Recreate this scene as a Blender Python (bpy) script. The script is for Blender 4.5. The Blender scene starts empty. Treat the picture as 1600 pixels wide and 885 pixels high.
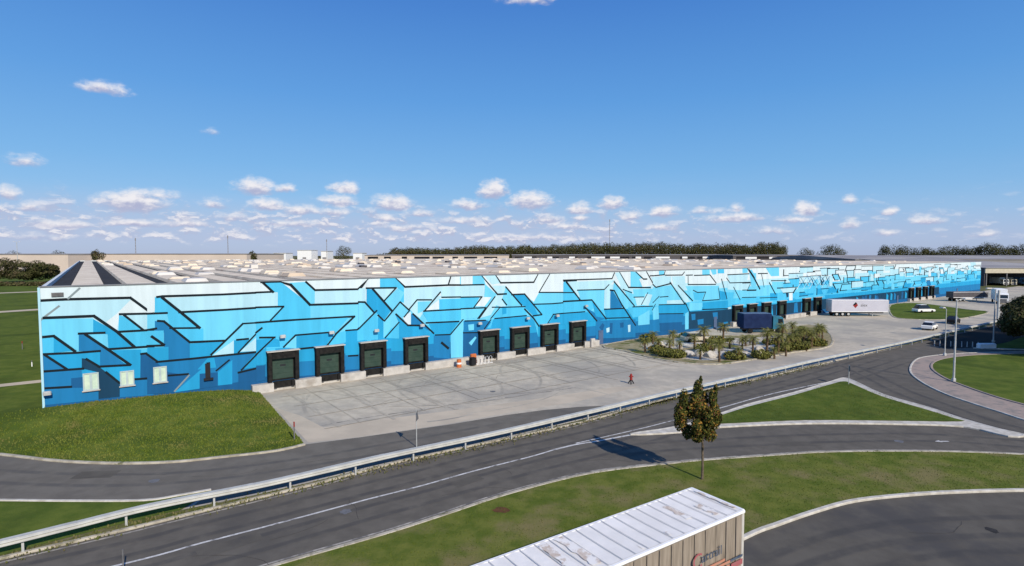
import bpy, bmesh, math, random
from mathutils import Vector, Matrix
random.seed(7)
R = math.radians
scene = bpy.context.scene
col = scene.collection

# ------------------------------------------------------------------ camera
FPX, HC = 870.0, 14.0
PITCH = math.atan(44.5 / FPX)
cam_d = bpy.data.cameras.new("camera")
cam = bpy.data.objects.new("camera", cam_d)
col.objects.link(cam)
cam.location = (0, 0, HC)
cam.rotation_euler = (R(90) - PITCH, 0, 0)
cam_d.sensor_width = 36.0
cam_d.lens = FPX / 1600 * 36.0
cam_d.clip_start = 0.5
cam_d.clip_end = 12000
scene.camera = cam

# ------------------------------------------------------------------ exposure
vs = scene.view_settings
vs.view_transform = 'Standard'
vs.look = 'None'
vs.gamma = 1
vs.exposure = 0.0
vs.use_curve_mapping = False

# ------------------------------------------------------------------ sun
SUN_EL, SUN_AZ = R(33), R(148)           # azimuth clockwise from +Y
sl = bpy.data.lights.new("sun", 'SUN')
sl.energy = 4.9
sl.angle = R(0.5)
sl.color = (1.0, 0.91, 0.765)
so = bpy.data.objects.new("sun", sl)
col.objects.link(so)
sdir = Vector((math.sin(SUN_AZ) * math.cos(SUN_EL), math.cos(SUN_AZ) * math.cos(SUN_EL), math.sin(SUN_EL)))
so.rotation_euler = sdir.to_track_quat('Z', 'Y').to_euler()

# ------------------------------------------------------------------ world sky
def lin(c):
    return tuple(((v / 255) / 12.92 if v / 255 <= 0.04045 else ((v / 255 + 0.055) / 1.055) ** 2.4) for v in c)

w = bpy.data.worlds.new("World")
scene.world = w
w.use_nodes = True
wt = w.node_tree
wt.nodes.clear()

def wn(t, **k):
    n = wt.nodes.new(t)
    for a, v in k.items():
        setattr(n, a, v)
    return n

def wl(a, b):
    wt.links.new(a, b)

def wmath(op, a, b=None, c=None, clamp=False):
    n = wn('ShaderNodeMath', operation=op, use_clamp=clamp)
    for i, v in enumerate((a, b, c)):
        if v is None:
            continue
        if isinstance(v, (int, float)):
            n.inputs[i].default_value = v
        else:
            wl(v, n.inputs[i])
    return n.outputs[0]

def wvec(op, a, b=None, c=None):
    n = wn('ShaderNodeVectorMath', operation=op)
    for i, v in enumerate((a, b, c)):
        if v is None:
            continue
        if isinstance(v, tuple):
            n.inputs[i].default_value = v
        else:
            wl(v, n.inputs[i])
    return n.outputs['Value'] if op in ('LENGTH', 'DOT_PRODUCT') else n.outputs['Vector']

def wsmooth(x, lo, hi):
    n = wn('ShaderNodeMapRange', interpolation_type='SMOOTHSTEP')
    wl(x, n.inputs['Value'])
    n.inputs['From Min'].default_value = lo
    n.inputs['From Max'].default_value = hi
    return n.outputs['Result']

def wmix(f, a, b):
    n = wn('ShaderNodeMix', data_type='RGBA')
    for idx, v in ((0, f), (6, a), (7, b)):
        if isinstance(v, (int, float)):
            n.inputs[idx].default_value = v
        elif isinstance(v, tuple):
            n.inputs[idx].default_value = (*v[:3], 1)
        else:
            wl(v, n.inputs[idx])
    return n.outputs[2]

tc = wn('ShaderNodeTexCoord')
sky = wn('ShaderNodeTexSky', sky_type='NISHITA')
sky.sun_disc = False
sky.sun_elevation = SUN_EL
sky.sun_rotation = SUN_AZ
sky.altitude = 50
sky.air_density = 1.0
sky.dust_density = 0.6
sky.ozone_density = 2.0
sep = wn('ShaderNodeSeparateXYZ')
wl(tc.outputs['Generated'], sep.inputs[0])
X, Y, Z = sep.outputs
az = wmath('ARCTAN2', X, Y)
hyp = wmath('SQRT', wmath('ADD', wmath('MULTIPLY', X, X), wmath('MULTIPLY', Y, Y)))
el = wmath('ARCTAN2', Z, hyp)
# colour of the clear air by elevation (sky radiance, x10 because the Background is at 0.1)
ramp = wn('ShaderNodeValToRGB')
wl(wmath('DIVIDE', el, R(30)), ramp.inputs[0])
e = ramp.color_ramp.elements
stops = [(0.0, (172, 188, 222)), (0.055, (166, 190, 228)), (0.13, (140, 190, 236)), (0.28, (116, 178, 234)),
         (0.50, (90, 158, 228)), (0.78, (68, 132, 214)), (1.0, (56, 116, 202))]
e[0].position, e[0].color = stops[0][0], (*lin(stops[0][1]), 1)
e[1].position, e[1].color = stops[-1][0], (*lin(stops[-1][1]), 1)
for p, c in stops[1:-1]:
    q = e.new(p)
    q.color = (*lin(c), 1)
x10 = wvec('SCALE', ramp.outputs[0])
wt.nodes[-1].inputs['Scale'].default_value = 10.0
clear = wmix(0.85, sky.outputs[0], x10)
comb = wn('ShaderNodeCombineXYZ')
wl(az, comb.inputs[0])
wl(el, comb.inputs[1])
p0 = comb.outputs[0]

def wnoise(vec, scale, detail, rough=0.55):
    n = wn('ShaderNodeTexNoise')
    wl(vec, n.inputs['Vector'])
    n.inputs['Scale'].default_value = scale
    n.inputs['Detail'].default_value = detail
    n.inputs['Roughness'].default_value = rough
    return n

nw = wnoise(wvec('MULTIPLY', p0, (1.0, 1.5, 1.0)), 26, 4)
warp = wvec('MULTIPLY', wvec('SUBTRACT', nw.outputs['Color'], (0.5, 0.5, 0.5)), (0.035, 0.012, 0.0))
p1 = wvec('ADD', p0, warp)
nd = wnoise(wvec('MULTIPLY', p0, (1.0, 1.7, 1.0)), 60, 6, 0.6).outputs[0]
CL = [  # direction of each cumulus, as bearing on the photo's 1600 grid: x, y, half width, half height, amount
 (160,141,40,10,.72),(40,254,30,11,.5),(825,1,40,9,.75),(330,207,14,5,.3),
 (12,306,24,12,.75),(52,327,24,10,.8),(205,319,62,17,1.05),(245,306,42,8,.5),(335,321,22,10,.62),(400,297,34,16,1.0),
 (443,297,17,8,.7),(422,323,36,10,.85),(215,351,52,8,.85),(100,353,55,7,.75),(290,352,42,7,.7),(470,331,34,9,.75),
 (365,341,24,8,.6),(540,297,23,11,.95),(530,317,30,12,.8),(520,333,28,8,.6),(615,321,36,14,1.05),(655,335,24,7,.6),(605,343,17,8,.7),
 (733,322,30,9,.85),(770,301,26,16,1.1),(830,318,36,16,1.1),(905,330,25,11,.95),(955,321,21,12,1.0),(988,340,19,7,.7),
 (1037,334,23,10,.95),(860,344,19,7,.7),(908,343,14,6,.6),(885,356,30,6,.6),(1030,356,24,7,.65),(1145,343,48,9,.85),
 (1150,328,15,8,.65),(1260,331,25,13,.95),(1240,345,30,7,.65),(1330,354,17,11,.7),(1325,314,14,8,.5),(1387,333,15,8,.7),
 (1450,346,32,8,.75),(1540,368,26,6,.5),(720,346,46,6,.55),(640,357,60,6,.5),(460,352,66,6,.55),(1210,362,30,7,.5),(1380,367,24,6,.5),
 (1100,331,30,6,.4),(60,372,70,6,.4),(820,372,90,6,.35)]
f = S = W = None
for (px, py, hw, hh, amp) in CL:
    xr, zr = (px - 800) / FPX, -(py - 442.5) / FPX
    dx, dy, dz = xr, math.cos(PITCH) + zr * math.sin(PITCH), -math.sin(PITCH) + zr * math.cos(PITCH)
    a0 = math.atan2(dx, dy)
    e0 = math.atan2(dz, math.hypot(dx, dy))
    sw = 1.12 * hw / FPX * math.cos(a0) ** 2
    sh = 1.45 * hh / FPX * math.cos(a0)
    l = wvec('MULTIPLY_ADD', p1, (1 / sw, 1 / sh, 0.0), (-a0 / sw, -e0 / sh, 0.0))
    m = wvec('MAXIMUM', l, wvec('MULTIPLY', l, (-1.0, -2.0, 0.0)))
    d = wvec('LENGTH', m)
    v = wmath('SUBTRACT', amp, wmath('MULTIPLY', d, amp))
    wt_ = wmath('MAXIMUM', wmath('SUBTRACT', 1.25, d), 0.0)
    yv = wvec('DOT_PRODUCT', l, (0.0, 1.0, 0.0))
    f = v if f is None else wmath('MAXIMUM', f, v)
    S = wmath('MULTIPLY', wt_, yv) if S is None else wmath('MULTIPLY_ADD', wt_, yv, S)
    W = wt_ if W is None else wmath('ADD', W, wt_)
dens = wsmooth(wmath('ADD', f, wmath('MULTIPLY', wmath('SUBTRACT', nd, 0.5), 1.0)), -0.10, 0.66)
dens = wmath('MULTIPLY', dens, wsmooth(f, -0.22, 0.12))
tt = wmath('DIVIDE', S, wmath('MAXIMUM', W, 0.001))
shade = wsmooth(wmath('ADD', tt, wmath('MULTIPLY', wmath('SUBTRACT', nd, 0.5), 1.6)), -0.30, 0.45)
ccol = wmix(shade, tuple(10 * v for v in lin((176, 181, 210))), tuple(10 * v for v in lin((243, 240, 243))))
# thin low streaks and a lilac veil near the horizon
def low(dy):
    return wnoise(wvec('MULTIPLY', wvec('ADD', p1, (0.37, dy, 0.0)), (27.0, 60.0, 0.0)), 1.0, 6, 0.6).outputs[0]
ns, ns2 = low(0.0), low(0.0055)
band = wmath('MULTIPLY', wsmooth(el, R(0.5), R(1.6)), wmath('SUBTRACT', 1.0, wsmooth(el, R(2.9), R(6.2))))
side = wmath('SUBTRACT', 1.0, wmath('MULTIPLY', wsmooth(az, R(2), R(26)), 0.55))
amt = wmath('MULTIPLY', band, side)
veil = wmath('MULTIPLY', amt, 0.55)
base = wmix(veil, clear, tuple(10 * v for v in lin((181, 193, 222))))
cover = wsmooth(wmath('ADD', ns, wmath('MULTIPLY', amt, 0.12)), 0.55, 0.74)
lit = wsmooth(wmath('SUBTRACT', ns, ns2), -0.02, 0.10)
lowcol = wmix(lit, tuple(10 * v for v in lin((182, 189, 215))), tuple(10 * v for v in lin((234, 233, 240))))
base = wmix(wmath('MULTIPLY', cover, wmath('MULTIPLY', amt, 0.92)), base, lowcol)
nc = wnoise(wvec('MULTIPLY', p1, (2.0, 9.0, 0.0)), 2.2, 4, 0.6).outputs[0]
cir = wmath('MULTIPLY', wmath('MULTIPLY', wsmooth(nc, 0.5, 0.8), 0.30), wmath('MULTIPLY', wsmooth(el, R(2), R(4)), wmath('SUBTRACT', 1.0, wsmooth(el, R(5.5), R(9)))))
base = wmix(cir, base, tuple(10 * v for v in lin((160, 195, 238))))
final = wmix(wmath('MULTIPLY', dens, 0.95), base, ccol)
bg = wn('ShaderNodeBackground')
bg.inputs['Strength'].default_value = 0.1
wl(final, bg.inputs['Color'])
out = wn('ShaderNodeOutputWorld')
wl(bg.outputs[0], out.inputs['Surface'])

# ------------------------------------------------------------------ helpers
def tag(o, label=None, cat=None, group=None, kind=None):
    if label: o['label'] = label
    if cat: o['category'] = cat
    if group: o['group'] = group
    if kind: o['kind'] = kind
    return o

def empty(name, loc=(0, 0, 0), rz=0.0, label=None, cat=None, group=None):
    o = bpy.data.objects.new(name, None)
    o.empty_display_size = 0.3
    o.location = loc
    o.rotation_euler = (0, 0, rz)
    col.objects.link(o)
    return tag(o, label, cat, group)

def copy_tree(o, parent=None):
    c = o.copy()
    col.objects.link(c)
    if parent is not None:
        c.parent = parent
    for ch in list(o.children):
        copy_tree(ch, c)
    return c

def ray(px, py):
    x, y = (px - 800) / FPX, -(py - 442.5) / FPX
    return Vector((x, math.cos(PITCH) + y * math.sin(PITCH), -math.sin(PITCH) + y * math.cos(PITCH)))

def at(px, py, z=0.0):
    d = ray(px, py)
    t = (z - HC) / d.z
    return Vector((d.x * t, d.y * t, z))

def atY(px, py, yy):
    d = ray(px, py)
    t = yy / d.y
    return Vector((d.x * t, yy, HC + d.z * t))

class MB:
    def __init__(s):
        s.v, s.f, s.m = [], [], []
    def add(s, vs, fs, mi=0):
        b = len(s.v)
        s.v += [tuple(v) for v in vs]
        for f in fs:
            s.f.append([b + i for i in f])
            s.m.append(mi)
    def box(s, x0, x1, y0, y1, z0, z1, mi=0):
        s.add([(x0, y0, z0), (x1, y0, z0), (x1, y1, z0), (x0, y1, z0), (x0, y0, z1), (x1, y0, z1), (x1, y1, z1), (x0, y1, z1)],
              [(3, 2, 1, 0), (4, 5, 6, 7), (0, 1, 5, 4), (1, 2, 6, 5), (2, 3, 7, 6), (3, 0, 4, 7)], mi)
    def cbox(s, x0, x1, y0, y1, z0, z1, c=0.05, mi=0):     # box with chamfered vertical and top edges
        pts = [(x0 + c, y0), (x1 - c, y0), (x1, y0 + c), (x1, y1 - c), (x1 - c, y1), (x0 + c, y1), (x0, y1 - c), (x0, y0 + c)]
        cx, cy = (x0 + x1) / 2, (y0 + y1) / 2
        top = [(x + (c if x < cx else -c), y + (c if y < cy else -c)) for x, y in pts]
        vs = [(x, y, z0) for x, y in pts] + [(x, y, z1 - c) for x, y in pts] + [(x, y, z1) for x, y in top]
        fs = [tuple(range(7, -1, -1)), tuple(range(16, 24))]
        for k in (0, 8):
            fs += [(k + i, k + (i + 1) % 8, k + 8 + (i + 1) % 8, k + 8 + i) for i in range(8)]
        s.add(vs, fs, mi)
    def prism_y(s, prof, y0, y1, mi=0):      # profile in x,z swept along y
        n = len(prof)
        vs = [(x, y0, z) for x, z in prof] + [(x, y1, z) for x, z in prof]
        s.add(vs, [tuple(range(n)), tuple(range(2 * n - 1, n - 1, -1))] + [((i + 1) % n, i, n + i, n + (i + 1) % n) for i in range(n)], mi)
    def tube(s, pts, r, n=8, mi=0, r2=None, cap=True):
        pts = [Vector(p) for p in pts]
        k = len(pts)
        vs = []
        for i, p in enumerate(pts):
            t = (pts[min(i + 1, k - 1)] - pts[max(i - 1, 0)]).normalized()
            a = t.cross(Vector((0, 0, 1)) if abs(t.z) < 0.9 else Vector((1, 0, 0))).normalized()
            b = t.cross(a)
            rr = r if r2 is None else r + (r2 - r) * i / (k - 1)
            vs += [p + (a * math.cos(2 * math.pi * j / n) + b * math.sin(2 * math.pi * j / n)) * rr for j in range(n)]
        fs = [(i * n + j, i * n + (j + 1) % n, (i + 1) * n + (j + 1) % n, (i + 1) * n + j) for i in range(k - 1) for j in range(n)]
        if cap:
            fs += [tuple(range(n - 1, -1, -1)), tuple((k - 1) * n + j for j in range(n))]
        s.add(vs, fs, mi)
    def wheel(s, x, y, z, r, wd, mi=0, n=18):      # axle along y
        prof = [(r * .62, 0), (r * .93, 0), (r, wd * .15), (r, wd * .85), (r * .93, wd), (r * .62, wd)]
        vs = []
        for pr, py in prof:
            vs += [(x + pr * math.cos(2 * math.pi * j / n), y - wd / 2 + py, z + pr * math.sin(2 * math.pi * j / n)) for j in range(n)]
        k = len(prof)
        fs = [(i * n + j, (i + 1) * n + j, (i + 1) * n + (j + 1) % n, i * n + (j + 1) % n) for i in range(k - 1) for j in range(n)]
        fs += [tuple(range(n)), tuple((k - 1) * n + j for j in range(n - 1, -1, -1))]
        s.add(vs, fs, mi)
    def build(s, name, mats, parent=None, smooth=False):
        me = bpy.data.meshes.new(name)
        me.from_pydata(s.v, [], s.f)
        for m in (mats if isinstance(mats, (list, tuple)) else [mats]):
            me.materials.append(m)
        me.polygons.foreach_set('material_index', s.m)
        if smooth:
            me.polygons.foreach_set('use_smooth', [True] * len(s.f))
        me.update()
        o = bpy.data.objects.new(name, me)
        col.objects.link(o)
        if parent is not None:
            o.parent = parent
        return o

# ------------------------------------------------------------------ materials
def mat(name, c1, c2=None, scale=4.0, rough=0.85, c3=None, s3=0.3, f3=(0.45, 0.65), bump=0.0, bscale=40.0, stretch=(1, 1, 1),
        metal=0.0, coords='Object', spec=0.06, mixlo=0.35, mixhi=0.65, wear=None):
    m = bpy.data.materials.new(name)
    m.use_nodes = True
    t = m.node_tree
    b = t.nodes['Principled BSDF']
    b.inputs['Roughness'].default_value = rough
    b.inputs['Metallic'].default_value = metal
    b.inputs['Specular IOR Level'].default_value = spec
    if c2 is None:
        b.inputs['Base Color'].default_value = (*c1, 1)
        if not bump:
            return m
    tcn = t.nodes.new('ShaderNodeTexCoord')
    mp = t.nodes.new('ShaderNodeMapping')
    mp.inputs['Scale'].default_value = stretch
    t.links.new(tcn.outputs[coords], mp.inputs[0])
    def noise(sc, det=6, rg=0.6):
        n = t.nodes.new('ShaderNodeTexNoise')
        n.inputs['Scale'].default_value = sc
        n.inputs['Detail'].default_value = det
        n.inputs['Roughness'].default_value = rg
        t.links.new(mp.outputs[0], n.inputs['Vector'])
        return n.outputs[0]
    def mr(x, lo, hi):
        n = t.nodes.new('ShaderNodeMapRange')
        n.interpolation_type = 'SMOOTHSTEP'
        n.inputs['From Min'].default_value = lo
        n.inputs['From Max'].default_value = hi
        t.links.new(x, n.inputs['Value'])
        return n.outputs[0]
    def mix(fa, a, bb):
        n = t.nodes.new('ShaderNodeMix')
        n.data_type = 'RGBA'
        t.links.new(fa, n.inputs[0])
        for i, v in ((6, a), (7, bb)):
            if isinstance(v, tuple):
                n.inputs[i].default_value = (*v, 1)
            else:
                t.links.new(v, n.inputs[i])
        return n.outputs[2]
    if c2 is not None:
        c = mix(mr(noise(scale), mixlo, mixhi), c1, c2)
        if c3 is not None:
            c = mix(mr(noise(s3, 8), *f3), c, c3)
        if wear is not None:            # worn colour where the mesh carries the 'wear' attribute (tyre tracks)
            at_ = t.nodes.new('ShaderNodeAttribute')
            at_.attribute_name = 'wear'
            mm = t.nodes.new('ShaderNodeMath'); mm.operation = 'MULTIPLY'
            t.links.new(at_.outputs['Fac'], mm.inputs[0])
            t.links.new(mr(noise(.7, 5), .25, .6), mm.inputs[1])
            c = mix(mm.outputs[0], c, wear)
        t.links.new(c, b.inputs['Base Color'])
    if bump:
        bn = t.nodes.new('ShaderNodeBump')
        bn.inputs['Strength'].default_value = bump
        bn.inputs['Distance'].default_value = 0.05
        t.links.new(noise(bscale, 4), bn.inputs['Height'])
        t.links.new(bn.outputs[0], b.inputs['Normal'])
    return m

M = {}
M['asphalt'] = mat('asphalt', (.112, .101, .085), (.140, .126, .105), .8, .9, (.094, .087, .077), .09, (.5, .72), .35, 30, wear=(.070, .067, .064))
M['asphalt_old'] = mat('asphalt_old', (.135, .122, .103), (.165, .150, .126), .6, .9, (.112, .106, .098), .12, (.5, .7), .35, 30, wear=(.095, .090, .084))
M['asphalt_lot'] = mat('asphalt_lot', (.098, .089, .075), (.122, .111, .093), .5, .92, (.078, .074, .070), .16, (.5, .66), .35, 25, wear=(.062, .060, .058))
M['yard'] = mat('yard_concrete', (.43, .38, .30), (.52, .46, .36), .9, .92, (.35, .32, .27), .085, (.42, .60), .3, 12, wear=(.22, .205, .18))
M['yard_tan'] = mat('yard_tan', (.53, .45, .34), (.45, .385, .295), .3, .93)
M['grass'] = mat('grass', (.074, .110, .017), (.112, .142, .025), .8, .95, (.058, .086, .015), .16, (.46, .66), .9, 9)
M['grass_dry'] = mat('grass_dry', (.085, .115, .018), (.140, .155, .032), .8, .95, (.185, .160, .065), .28, (.46, .68), .9, 9)
M['field'] = mat('field', (.13, .125, .06), (.20, .17, .10), .01, .95, (.07, .09, .03), .004, (.45, .6))
M['soil'] = mat('verge_soil', (.20, .165, .105), (.125, .125, .045), 1.3, .95, (.075, .095, .022), .5, (.45, .6), .7, 14)
M['kerb'] = mat('kerb_stone', (.46, .42, .34), (.30, .27, .21), 1.6, .9, (.13, .13, .07), .9, (.55, .68))
M['kerb_light'] = mat('kerb_light', (.56, .53, .47), (.42, .39, .33), 2.0, .9)
M['kerb_pink'] = mat('apron_pink', (.36, .28, .235), (.30, .25, .215), 2.0, .9, (.22, .20, .18), .6, (.5, .65))
M['paint'] = mat('road_paint', (.62, .61, .58), (.42, .41, .39), 3.0, .8, (.16, .155, .15), 1.2, (.52, .66))
M['paint_worn'] = mat('worn_paint', (.40, .37, .32), (.24, .225, .20), 2.5, .85, (.12, .115, .11), 1.0, (.45, .62))
M['gravel'] = mat('pale_gravel', (.52, .46, .37), (.36, .32, .25), 2.2, .95, (.58, .55, .49), .5, (.5, .6), .8, 20)
M['galv'] = mat('galvanised', (.50, .50, .46), (.40, .40, .37), 1.2, .6)
M['post_steel'] = mat('post_steel', (.50, .51, .50), (.40, .41, .40), 3, .55, metal=.2)
M['white_paint'] = mat('white_paint', (.80, .80, .79), (.74, .74, .73), 1.5, .5)
M['trailer_grey'] = mat('trailer_grey', (.50, .50, .56), (.46, .46, .52), .5, .5)
M['black_rubber'] = mat('black_rubber', (.012, .012, .012), (.022, .021, .020), 3, .8)
M['door_green'] = mat('door_green', (.030, .055, .044), (.042, .068, .055), 1.5, .6)
M['plinth'] = mat('plinth_white', (.50, .475, .44), (.40, .38, .35), 1.2, .9, (.30, .27, .235), .5, (.55, .72))
M['roof_deck'] = mat('roof_deck', (.050, .050, .052), (.038, .038, .040), .4, .9)
M['roof_light'] = mat('roof_sheet', (.62, .53, .405), (.74, .645, .50), .35, .85, (.50, .405, .32), .16, (.50, .70))
M['skylight'] = mat('skylight_white', (.60, .58, .54), (.52, .49, .45), .4, .5)
M['coping'] = mat('coping', (.16, .17, .18), (.22, .23, .24), .3, .6)
M['glass_pale'] = mat('window_pale', (.55, .66, .52), (.44, .56, .46), 1.5, .25)
M['window_frame'] = mat('window_frame', (.42, .50, .50), (.36, .44, .44), 2, .6)
M['glass_dark'] = mat('glass_dark', (.015, .018, .022), rough=.08, spec=.6)
M['beige_wall'] = mat('beige_wall', (.60, .51, .43), (.54, .46, .39), .05, .9)
M['grey_wall'] = mat('grey_wall', (.25, .245, .25), (.20, .195, .20), .05, .9)
M['grey_roof'] = mat('grey_roof', (.30, .285, .28), (.24, .23, .23), .05, .85, (.36, .34, .32), .03, (.5, .6))
M['dark'] = mat('dark_opening', (.018, .018, .022), (.03, .028, .03), .3, .8)
M['bark'] = mat('bark', (.16, .125, .09), (.10, .078, .055), 8, .95, bump=.5, bscale=30)
M['palm_bark'] = mat('palm_bark', (.15, .10, .06), (.085, .058, .038), 9, .95, bump=.6, bscale=25)
M['lf_dark'] = mat('leaf_dark', (.030, .040, .011), (.052, .060, .015), 6, .9, spec=.08)
M['lf_mid'] = mat('leaf_mid', (.080, .088, .018), (.115, .110, .024), 6, .9, spec=.08)
M['lf_gold'] = mat('leaf_gold', (.30, .155, .03), (.22, .14, .034), 6, .9, spec=.08)
M['lf_red'] = mat('leaf_red', (.12, .045, .026), (.17, .075, .03), 6, .8)
M['frond'] = mat('frond', (.120, .130, .030), (.185, .180, .055), 5, .75)
M['frond_dry'] = mat('frond_dry', (.17, .125, .055), (.12, .09, .04), 5, .85)
M['wood_dark'] = mat('far_leaf_dark', (.042, .046, .018), (.060, .062, .026), .2, 1, spec=0)
M['wood_mid'] = mat('far_leaf_mid', (.058, .062, .028), (.095, .092, .040), .2, 1, spec=0)
M['wood_brown'] = mat('far_leaf_brown', (.095, .075, .045), (.095, .076, .044), .2, 1, spec=0)
M['blade'] = mat('grass_blade', (.105, .145, .022), (.150, .178, .036), .8, 1, (.19, .175, .065), .28, (.50, .72), spec=0)
M['rock'] = mat('boulder_white', (.54, .50, .44), (.36, .33, .28), 2.5, .9, bump=.6, bscale=8)
M['navy'] = mat('navy_paint', (.012, .022, .065), (.016, .030, .085), 1.0, .45)
M['navy_lt'] = mat('navy_roof', (.07, .11, .20), (.09, .13, .22), 1.0, .5)
M['teal'] = mat('teal_paint', (.035, .16, .24), (.03, .13, .20), 1.0, .45)
M['grey_dk'] = mat('dark_grey_paint', (.085, .08, .085), (.11, .10, .105), 1.0, .6)
M['grey_md'] = mat('mid_grey', (.26, .25, .255), (.22, .21, .215), 1.0, .7)
M['red'] = mat('red_paint', (.30, .035, .03), (.22, .03, .028), 3, .5)
M['orange'] = mat('orange_paint', (.55, .16, .05), (.45, .13, .05), 3, .6)
M['blue_box'] = mat('blue_paint', (.10, .22, .42), (.08, .18, .36), 1, .5)
M['cream'] = mat('cream_paint', (.55, .50, .38), (.48, .43, .33), 1, .5)
M['tarp'] = mat('tarp_roof', (.80, .77, .72), (.72, .695, .65), .9, .8, (.82, .795, .75), .35, (.5, .65), .25, 3, spec=.15)
M['tarp_stain'] = mat('roof_stain', (.50, .40, .32), (.62, .54, .46), 5, .8, (.78, .75, .70), 2.2, (.44, .56))
M['curtain'] = mat('curtain_tan', (.30, .255, .205), (.225, .19, .15), 1.0, .8, (.165, .135, .105), .55, (.52, .70), stretch=(5, 1, .5))
M['ink_blue'] = mat('ink_blue', (.05, .075, .125), (.10, .12, .15), 4, .7)
M['ink_red'] = mat('ink_red', (.36, .085, .10), (.30, .12, .12), 4, .7)
M['ink_orange'] = mat('ink_orange', (.46, .20, .13), (.40, .22, .16), 3, .7)
M['ink_black'] = mat('ink_black', (.02, .02, .022), rough=.6)
M['sign_back'] = mat('sign_back', (.16, .16, .165), (.12, .12, .125), 3, .6)
M['crack'] = mat('crack_fill', (.050, .047, .044), (.075, .070, .064), 3, .95)
M['stain'] = mat('oil_stain', (.030, .029, .029), (.045, .043, .042), 3, .9)

# mural colours
MC = {'W': (.56, .66, .70), 'P': (.37, .61, .71), 'C': (.130, .51, .72), 'E': (.062, .43, .68), 'B': (.018, .290, .545),
      'D': (.013, .165, .375), 'N': (.010, .092, .235), 'T': (.009, .046, .095), 'K': (.008, .014, .019), 'G': (.20, .25, .27)}
MKEY = list(MC)
def vary(c, k): return tuple(min(.85, v * k) for v in c)
MUR = [mat('mural_' + k.lower(), vary(MC[k], 1.05), vary(MC[k], .93), .9, .75, vary(MC[k], .84), .8, (.56, .80), stretch=(1, 1, .10), spec=.12) for k in MKEY]

# ------------------------------------------------------------------ ground shapes
def smooth(pts, n=6, closed=False):
    pts = [Vector(p) for p in pts]
    k = len(pts)
    o = []
    rng = range(k) if closed else range(k - 1)
    for i in rng:
        if closed:
            a, b, c, d = pts[i - 1], pts[i], pts[(i + 1) % k], pts[(i + 2) % k]
        else:
            a, b, c, d = pts[max(i - 1, 0)], pts[i], pts[i + 1], pts[min(i + 2, k - 1)]
        for j in range(n):
            t = j / n
            o.append(0.5 * (2 * b + (c - a) * t + (2 * a - 5 * b + 4 * c - d) * t * t + (3 * b - a - 3 * c + d) * t ** 3))
    if not closed:
        o.append(pts[-1])
    return o

def px(path, z=0.0):
    return [at(x, y, z) for x, y in path]

def sheet(name, pts, z, m, kind='structure'):
    bm = bmesh.new()
    vs = [bm.verts.new((p[0], p[1], z)) for p in pts]
    fc = bm.faces.new(vs)
    if fc.normal.z < 0: pass
    bmesh.ops.recalc_face_normals(bm, faces=bm.faces)
    bm.normal_update()
    if fc.normal.z < 0:
        fc.normal_flip()
    bmesh.ops.triangulate(bm, faces=bm.faces[:])
    me = bpy.data.meshes.new(name)
    bm.to_mesh(me)
    bm.free()
    me.materials.append(m)
    o = bpy.data.objects.new(name, me)
    col.objects.link(o)
    return tag(o, kind=kind)

def offset(pts, dist):
    o = []
    k = len(pts)
    for i in range(k):
        t = pts[min(i + 1, k - 1)] - pts[max(i - 1, 0)]
        n = Vector((-t.y, t.x, 0))
        n.normalize()
        o.append(pts[i] + n * dist)
    return o

def ribbon(mb, pts, wd, z, mi=0):
    a, b = offset(pts, wd / 2), offset(pts, -wd / 2)
    k = len(pts)
    mb.add([(p.x, p.y, z) for p in b] + [(p.x, p.y, z) for p in a], [(i, i + 1, k + i + 1, k + i) for i in range(k - 1)], mi)

def wear_tracks(name, paths, m, z):
    """soft edged tyre tracks: strips of the same surface whose 'wear' rises to 1 along the middle and the ends fade"""
    vs, fs, ws = [], [], []
    for pts, wd, amt in paths:
        k = len(pts)
        cols = [offset(pts, wd * o) for o in (-.5, -.22, .22, .5)]
        b = len(vs)
        for i in range(k):
            fade = min(1, i / 3, (k - 1 - i) / 3) if k > 6 else 1
            for j in range(4):
                vs.append((cols[j][i].x, cols[j][i].y, z))
                ws.append(amt * fade if j in (1, 2) else 0)
        fs += [(b + i * 4 + j + 1, b + i * 4 + j, b + (i + 1) * 4 + j, b + (i + 1) * 4 + j + 1) for i in range(k - 1) for j in range(3)]
        z += .0006
    me = bpy.data.meshes.new(name)
    me.from_pydata(vs, [], fs)
    at_ = me.attributes.new('wear', 'FLOAT', 'POINT')
    at_.data.foreach_set('value', ws)
    me.materials.append(m)
    o = bpy.data.objects.new(name, me)
    col.objects.link(o)
    return tag(o, kind='structure')

def kerb(name, pts, wd, z0, z1, m):
    mb = MB()
    a, b = offset(pts, wd / 2), offset(pts, -wd / 2)
    k = len(pts)
    c = .03
    vs = []
    for q in range(k):
        d = (a[q] - b[q]).normalized() * c
        vs += [(b[q].x, b[q].y, z0), (b[q].x, b[q].y, z1 - c), (b[q].x + d.x, b[q].y + d.y, z1), (a[q].x - d.x, a[q].y - d.y, z1),
               (a[q].x, a[q].y, z1 - c), (a[q].x, a[q].y, z0)]
    fs = []
    for i in range(k - 1):
        for j in range(5):
            fs.append((i * 6 + j, (i + 1) * 6 + j, (i + 1) * 6 + j + 1, i * 6 + j + 1))
    fs += [(0, 1, 2, 3, 4, 5), tuple((k - 1) * 6 + j for j in range(5, -1, -1))]
    mb.add(vs, fs)
    return tag(mb.build(name, m), kind='structure')

def resample(pts, step):
    o, acc = [pts[0].copy()], 0.0
    for a, b in zip(pts, pts[1:]):
        L = (b - a).length
        while acc + L >= step:
            t = (step - acc) / L
            a = a.lerp(b, t)
            o.append(a.copy())
            L = (b - a).length
            acc = 0.0
        acc += L
    return o

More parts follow.
